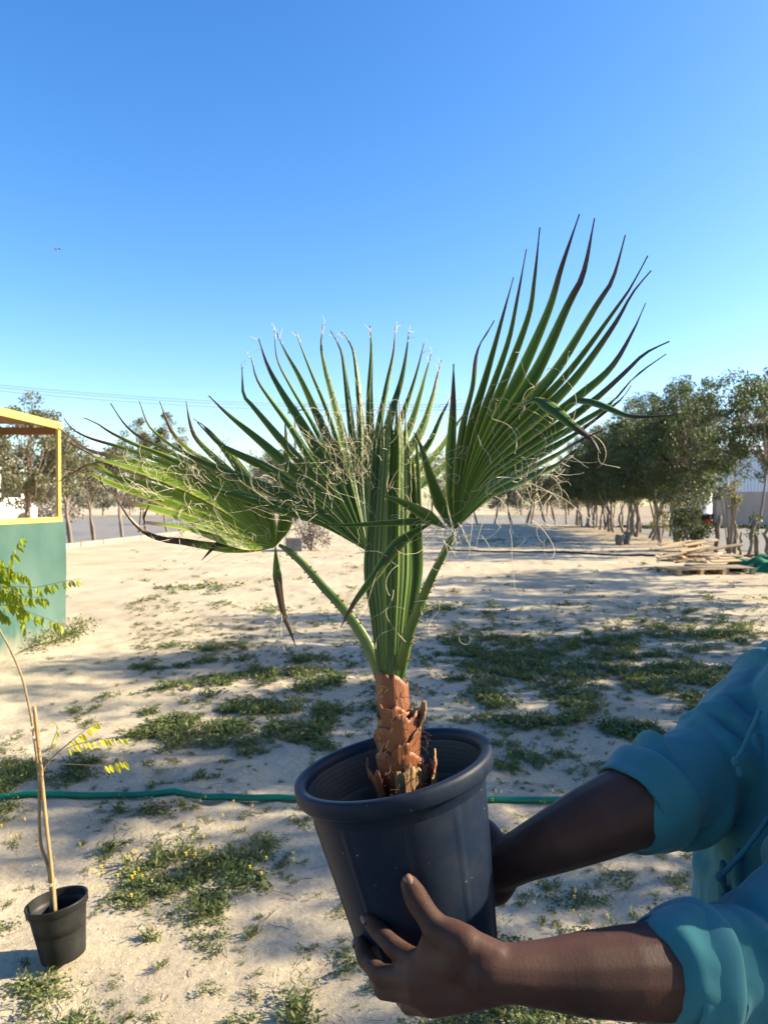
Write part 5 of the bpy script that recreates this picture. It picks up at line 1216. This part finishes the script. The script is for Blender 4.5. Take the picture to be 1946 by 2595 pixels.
# long soft folds down the front
for (x, y, z0, z1, dy, s_) in [(.50, .99, .84, 1.12, .03, .012), (.485, 1.06, .80, 1.10, -.03, .010), (.52, .93, .90, 1.20, .05, .013), (.58, .90, .92, 1.25, .02, .012), (.545, 1.0, 1.05, 1.27, .06, .011)]:
    Hm.caps([Vector((x + .012 * math.sin(t * 5), y + dy * t, z0 + (z1 - z0) * t)) for t in np.linspace(0, 1, 10)], [s_ * (.3 + .7 * math.sin(math.pi * (i + .5) / 10)) for i in range(10)], 8)
hood = Hm.build('hoodie', M_hood, person); remesh(hood, .0042, 6, .5)
tx = bpy.data.textures.new('wrinkle', 'CLOUDS'); tx.noise_scale = .085; tx.noise_depth = 2
dm = hood.modifiers.new('wrinkle', 'DISPLACE'); dm.texture = tx; dm.strength = .018; dm.mid_level = .5; dm.texture_coords = 'GLOBAL'
tx2 = bpy.data.textures.new('crumple', 'STUCCI'); tx2.noise_scale = .05; tx2.turbulence = 8
dm2 = hood.modifiers.new('crumple', 'DISPLACE'); dm2.texture = tx2; dm2.strength = .010; dm2.mid_level = .5; dm2.texture_coords = 'GLOBAL'
sm2 = hood.modifiers.new('soften', 'SMOOTH'); sm2.factor = .5; sm2.iterations = 2
def cuff(c0, ax_, r0, r1, length, seed, tilt):
    """rolled cuff: a double band of cloth open towards the hand"""
    T = ax_.normalized(); u = (tilt - T * tilt.dot(T)).normalized(); v = T.cross(u); n = 56
    prof_ = [(r0 * .86, .020), (r0 * .93, .004), (r0 * .98, .0), (r0 * 1.03, .004), (r0 * 1.05, .014), (r0 * 1.07, length * .35), (r1 * 1.05, length * .7), (r1 * 1.06, length * .93), (r1 * 1.02, length), (r1 * .93, length * 1.0), (r1 * .86, length * .93)]
    V_ = []; F_ = []
    for r_, z in prof_:
        for k in range(n):
            a = 2 * math.pi * k / n; w_ = 1 + .022 * math.sin(3 * a + seed) + .012 * math.sin(7 * a + seed * 2 + z * 30)
            V_.append(c0 + T * (z + .006 * math.sin(2 * a + seed)) + (u * math.cos(a) + v * math.sin(a)) * r_ * w_)
    for j in range(len(prof_) - 1):
        for k in range(n): F_.append((j * n + k, j * n + (k + 1) % n, (j + 1) * n + (k + 1) % n, (j + 1) * n + k))
    q = MB(); q.add(V_, F_); o = q.build('cuff', M_hood, hood); sb = o.modifiers.new('sub', 'SUBSURF'); sb.levels = 1; sb.render_levels = 1; return o
cuff(P(1688, 2466, .812), P(1800, 2452, .835) - P(1688, 2466, .812), .0585, .069, .046, 1, Vector((0, 0, 1)))
cuff(P(1588, 2050, 1.03), P(1690, 1995, 1.065) - P(1588, 2050, 1.03), .0620, .072, .056, 5, Vector((0, 0, 1)))
# drawstrings
for pts in ([P(1925, 1800, 1.035), P(1880, 1900, 1.02), P(1862, 1930, 1.0)], [P(1948, 2070, .97), P(1905, 2130, .965), P(1850, 2195, .962), P(1822, 2222, .965)]):
    q = MB(); q.tube(smoothpath(pts, 14), .0032, 8); e_ = pts[-1]; q.ball(e_, .0058, (1, 1, 1.25)); q.tube(smoothpath([e_, e_ + Vector((.004, -.002, -.010)), e_ + Vector((.006, -.002, -.019))], 6), [.0030, .0032, .0036, .004, .0042, .0036], 7); q.build('drawstring', M_hood, hood)
M_trs = mat('dark_trousers', (.03, .032, .04), .9, bump=.2, bscale=200); q = MB()
for s_ in (-1, 1):
    hp = Vector((.70, 1.08 + s_ * .09, .86)); kn_ = Vector((.665 - .02 * s_, 1.08 + s_ * .12, .46)); an = Vector((.71 - .03 * s_, 1.08 + s_ * .14, .11)); q.caps([hp, hp.lerp(kn_, .5), kn_, kn_.lerp(an, .5), an], [.118, .102, .082, .076, .072], 20)
tr_ = q.build('trousers', M_trs, person); remesh(tr_, .008, 5)
M_shoe = mat('shoe', (.05, .045, .04), .7)
for s_ in (-1, 1):
    an = Vector((.71 - .03 * s_, 1.08 + s_ * .14, .09)); q = MB(); q.caps([an + Vector((.045, 0, -.035)), an + Vector((-.06, 0, -.04)), an + Vector((-.18, 0, -.055))], [.048, .046, .034], 16); q.build('shoe', M_shoe, person)

# ------------------------------------------------------------------ sapling in the small black pot
def c8(x, y, d=2.72):
    d -= .08
    return P(x / 1.709, 1300 + y / 1.709, d)
M_pot2 = mat('black_plastic', (.007, .0075, .008), .5, (.011, .012, .012), 8, .05, 120, spec=.3); specks(M_pot2, .3)
cb = c8(264, 1905, 2.72); ct = c8(250, 1668, 2.72); ax2 = (ct - cb).normalized(); ax2 = Vector((ax2.x - .09, .04, ax2.z)).normalized(); xr2 = (Vector((1, 0, 0)) - ax2 * ax2.x).normalized(); yr2 = ax2.cross(xr2)
gz0 = float(H(cb.x, cb.y)); cb.z = gz0 + .016; cb.x += .012; h2 = .200
M2 = Matrix(((xr2.x, yr2.x, ax2.x, cb.x), (xr2.y, yr2.y, ax2.y, cb.y), (xr2.z, yr2.z, ax2.z, cb.z), (0, 0, 0, 1)))
sp2 = empty('plant_pot', cb, 'small black plastic pot tilted on the sand at the left', 'pot'); rt2, rb2 = .099, .074
pf = [(0, .004), (rb2 - .006, .0), (rb2, .004)] + [(rb2 + (rt2 - rb2) * z, z * h2) for z in np.linspace(.05, .86, 10)] + [(rt2 + .001, h2 * .865), (rt2 + .005, h2 * .875), (rt2 + .006, h2 * .97), (rt2 + .0075, h2 * .985), (rt2 + .007, h2), (rt2 + .002, h2 + .001), (rt2 - .001, h2 * .985)]
m_ = MB(); m_.lathe(pf, 72, M2); m_.build('wall', M_pot2, sp2)
m_ = MB(); m_.lathe([(rt2 - .001, h2 * .985), (rt2 - .004, h2 * .8), (rt2 - .009, h2 * .62), (rt2 - .012, h2 * .5), (0, h2 * .5)], 72, M2); m_.build('inner_wall', M_pot2, sp2)
m_ = MB(); m_.lathe([(rt2 - .0125, h2 * .62), (rt2 - .04, h2 * .65), (.03, h2 * .64), (0, h2 * .65)], 40, M2); m_.build('soil', M_soil, sp2)
M_stem = mat('sapling_stem', (.20, .15, .085), .75, (.26, .20, .12), 40, .3, 90); M_bam = mat('bamboo_stake', (.34, .23, .11), .65, (.26, .17, .085), 30, .2, 60, stretch=(3, 3, .5)); M_str = mat('twine', (.55, .45, .30), .8)
M_sl = mat('sapling_leaflet', (.19, .26, .015), .45, (.27, .32, .02), 12, rnd=.25, trans=.5, transcol=(.42, .50, .03)); M_yl = mat('yellow_leaflet', (.58, .50, .02), .5, (.65, .56, .03), 12, rnd=.15, trans=.5, transcol=(.95, .85, .05))
sap = empty('sapling', c8(232, 1720), 'thin potted sapling with feathery yellow-green leaves tied to a stake', 'sapling')
m_ = MB()
stem = smoothpath([c8(225, 1725), c8(222, 1620), c8(212, 1540), c8(196, 1490), c8(180, 1440), c8(173, 1350), c8(172, 1250), c8(172, 1160), c8(160, 1050), c8(142, 920), c8(126, 830), c8(95, 705), c8(48, 595), c8(0, 505), c8(-40, 420), c8(-70, 330)], 60)
m_.tube(stem, [.0066 - .0038 * k / 59 for k in range(60)], 9)
m_.tube(smoothpath([c8(243, 1725), c8(236, 1620), c8(222, 1520), c8(207, 1400), c8(200, 1300), c8(190, 1200), c8(178, 1130)], 30), [.0055 - .0015 * k / 29 for k in range(30)], 9)
m_.tube(smoothpath([c8(180, 1125), c8(215, 1075), c8(260, 1030), c8(310, 990), c8(335, 965)], 14), [.0032 - .0016 * k / 13 for k in range(14)], 6); m_.build('stem', M_stem, sap)
rs_ = np.random.default_rng(77)
def compound(pts, n_, sz, m, nm, d0=2.72, d1=2.66, hang=1.0, start=.12, both=True):
    dd = np.linspace(d0, d1, len(pts)); c = smoothpath([c8(p[0], p[1], d) for p, d in zip(pts, dd)], 40); q = MB(); q.tube(c, [.0016 - .0009 * k / 39 for k in range(40)], 5, cap=False); o = q.build('rachis', M_stem, sap)
    L = MB()
    for i in range(n_):
        t = start + (1 - start) * i / (n_ - 1); k = min(int(t * 39), 38); T = (c[k + 1] - c[k]).normalized()
        for s_ in ((-1, 1) if both else (1,)):
            sd = Vector((T.z * .3, s_ * .8, 0)).normalized()
            d = (T * .45 + sd * rs_.uniform(.3, .8) + Vector((0, 0, -hang * rs_.uniform(.7, 1.3)))).normalized(); l_ = sz * rs_.uniform(.8, 1.15) * (1 - .35 * abs(t - .55)); wd = d.cross(Vector((rs_.normal(0, .4), -1 + rs_.normal(0, .4), rs_.normal(0, .3)))).normalized(); nn = wd.cross(d).normalized(); b = c[k] + d * .002
            prof_ = [(0, .0), (.15, .16), (.4, .23), (.65, .19), (.85, .10), (1, 0.005)]; V_ = []
            for (a, w_) in prof_: cc = b + d * (l_ * a) + nn * (.10 * l_ * math.sin(a * 2.6)) - Vector((0, 0, .22 * l_ * a * a)); V_ += [cc - wd * w_ * l_ + nn * w_ * l_ * .4, cc, cc + wd * w_ * l_ + nn * w_ * l_ * .4]
            L.add(V_, [f for j in range(5) for f in ((3 * j, 3 * j + 1, 3 * j + 4, 3 * j + 3), (3 * j + 1, 3 * j + 2, 3 * j + 5, 3 * j + 4))])
    return L.build('foliage', m, o)
for a in [[(-60, 330), (60, 318), (150, 322), (250, 302), (350, 284)], [(-60, 330), (20, 300), (40, 240), (60, 170), (100, 100)], [(-50, 400), (60, 400), (130, 430), (200, 455), (275, 488)], [(-60, 350), (40, 340), (110, 360), (170, 365), (205, 372)],
          [(-50, 370), (30, 360), (70, 400), (100, 450), (110, 505)], [(-60, 330), (20, 270), (60, 258), (100, 262), (128, 285)], [(-50, 400), (0, 420), (20, 440), (40, 450)], [(-70, 320), (-30, 280), (0, 240), (10, 200)], [(-50, 340), (0, 330), (40, 340), (90, 385), (120, 440)]]:
    compound(a, 11, .034, M_sl, 'foliage')
for a, n_ in [([(300, 995), (345, 960), (385, 930), (428, 902)], 8), ([(290, 1020), (340, 1000), (420, 985), (480, 975), (542, 975)], 12)]: compound(a, n_, .031, M_yl, 'foliage', both=False, start=.05)
compound([(185, 1095), (280, 1088), (380, 1092), (440, 1095), (500, 1080), (542, 1072)], 5, .036, M_yl, 'foliage', both=False, start=.75); compound([(215, 1035), (230, 990), (250, 930), (225, 900)], 5, .018, M_yl, 'foliage', both=False, start=.3)
m_ = MB(); sk = smoothpath([c8(238, 1730, 2.715), c8(222, 1520, 2.705), c8(200, 1330, 2.70), c8(176, 1080, 2.70), c8(150, 838, 2.70)], 40)
m_.tube(sk, [.0064 * (1.16 if k % 9 == 0 else 1) for k in range(40)], 10); tag(m_.build('bamboo_stake', M_bam), 'bamboo stake standing in the small black pot beside the sapling stem', 'stake')
m_ = MB()
for (x, y, r_) in ((162, 975, .0135), (150, 935, .012), (222, 1600, .016)):
    c = c8(x, y, 2.708)
    for w_ in range(3): m_.tube([c + Vector((r_ * math.cos(a), r_ * math.sin(a), (w_ - 1) * .004 + .003 * math.sin(a))) for a in np.linspace(0, 2 * math.pi, 15)], .0012, 5, cap=False)
    m_.tube(smoothpath([c + Vector((r_, -.004, 0)), c + Vector((r_ + .008, -.008, .004)), c + Vector((r_ + .012, -.008, -.016))], 7), .0011, 5)
m_.build('twine', M_str, sap)['kind'] = 'stuff'
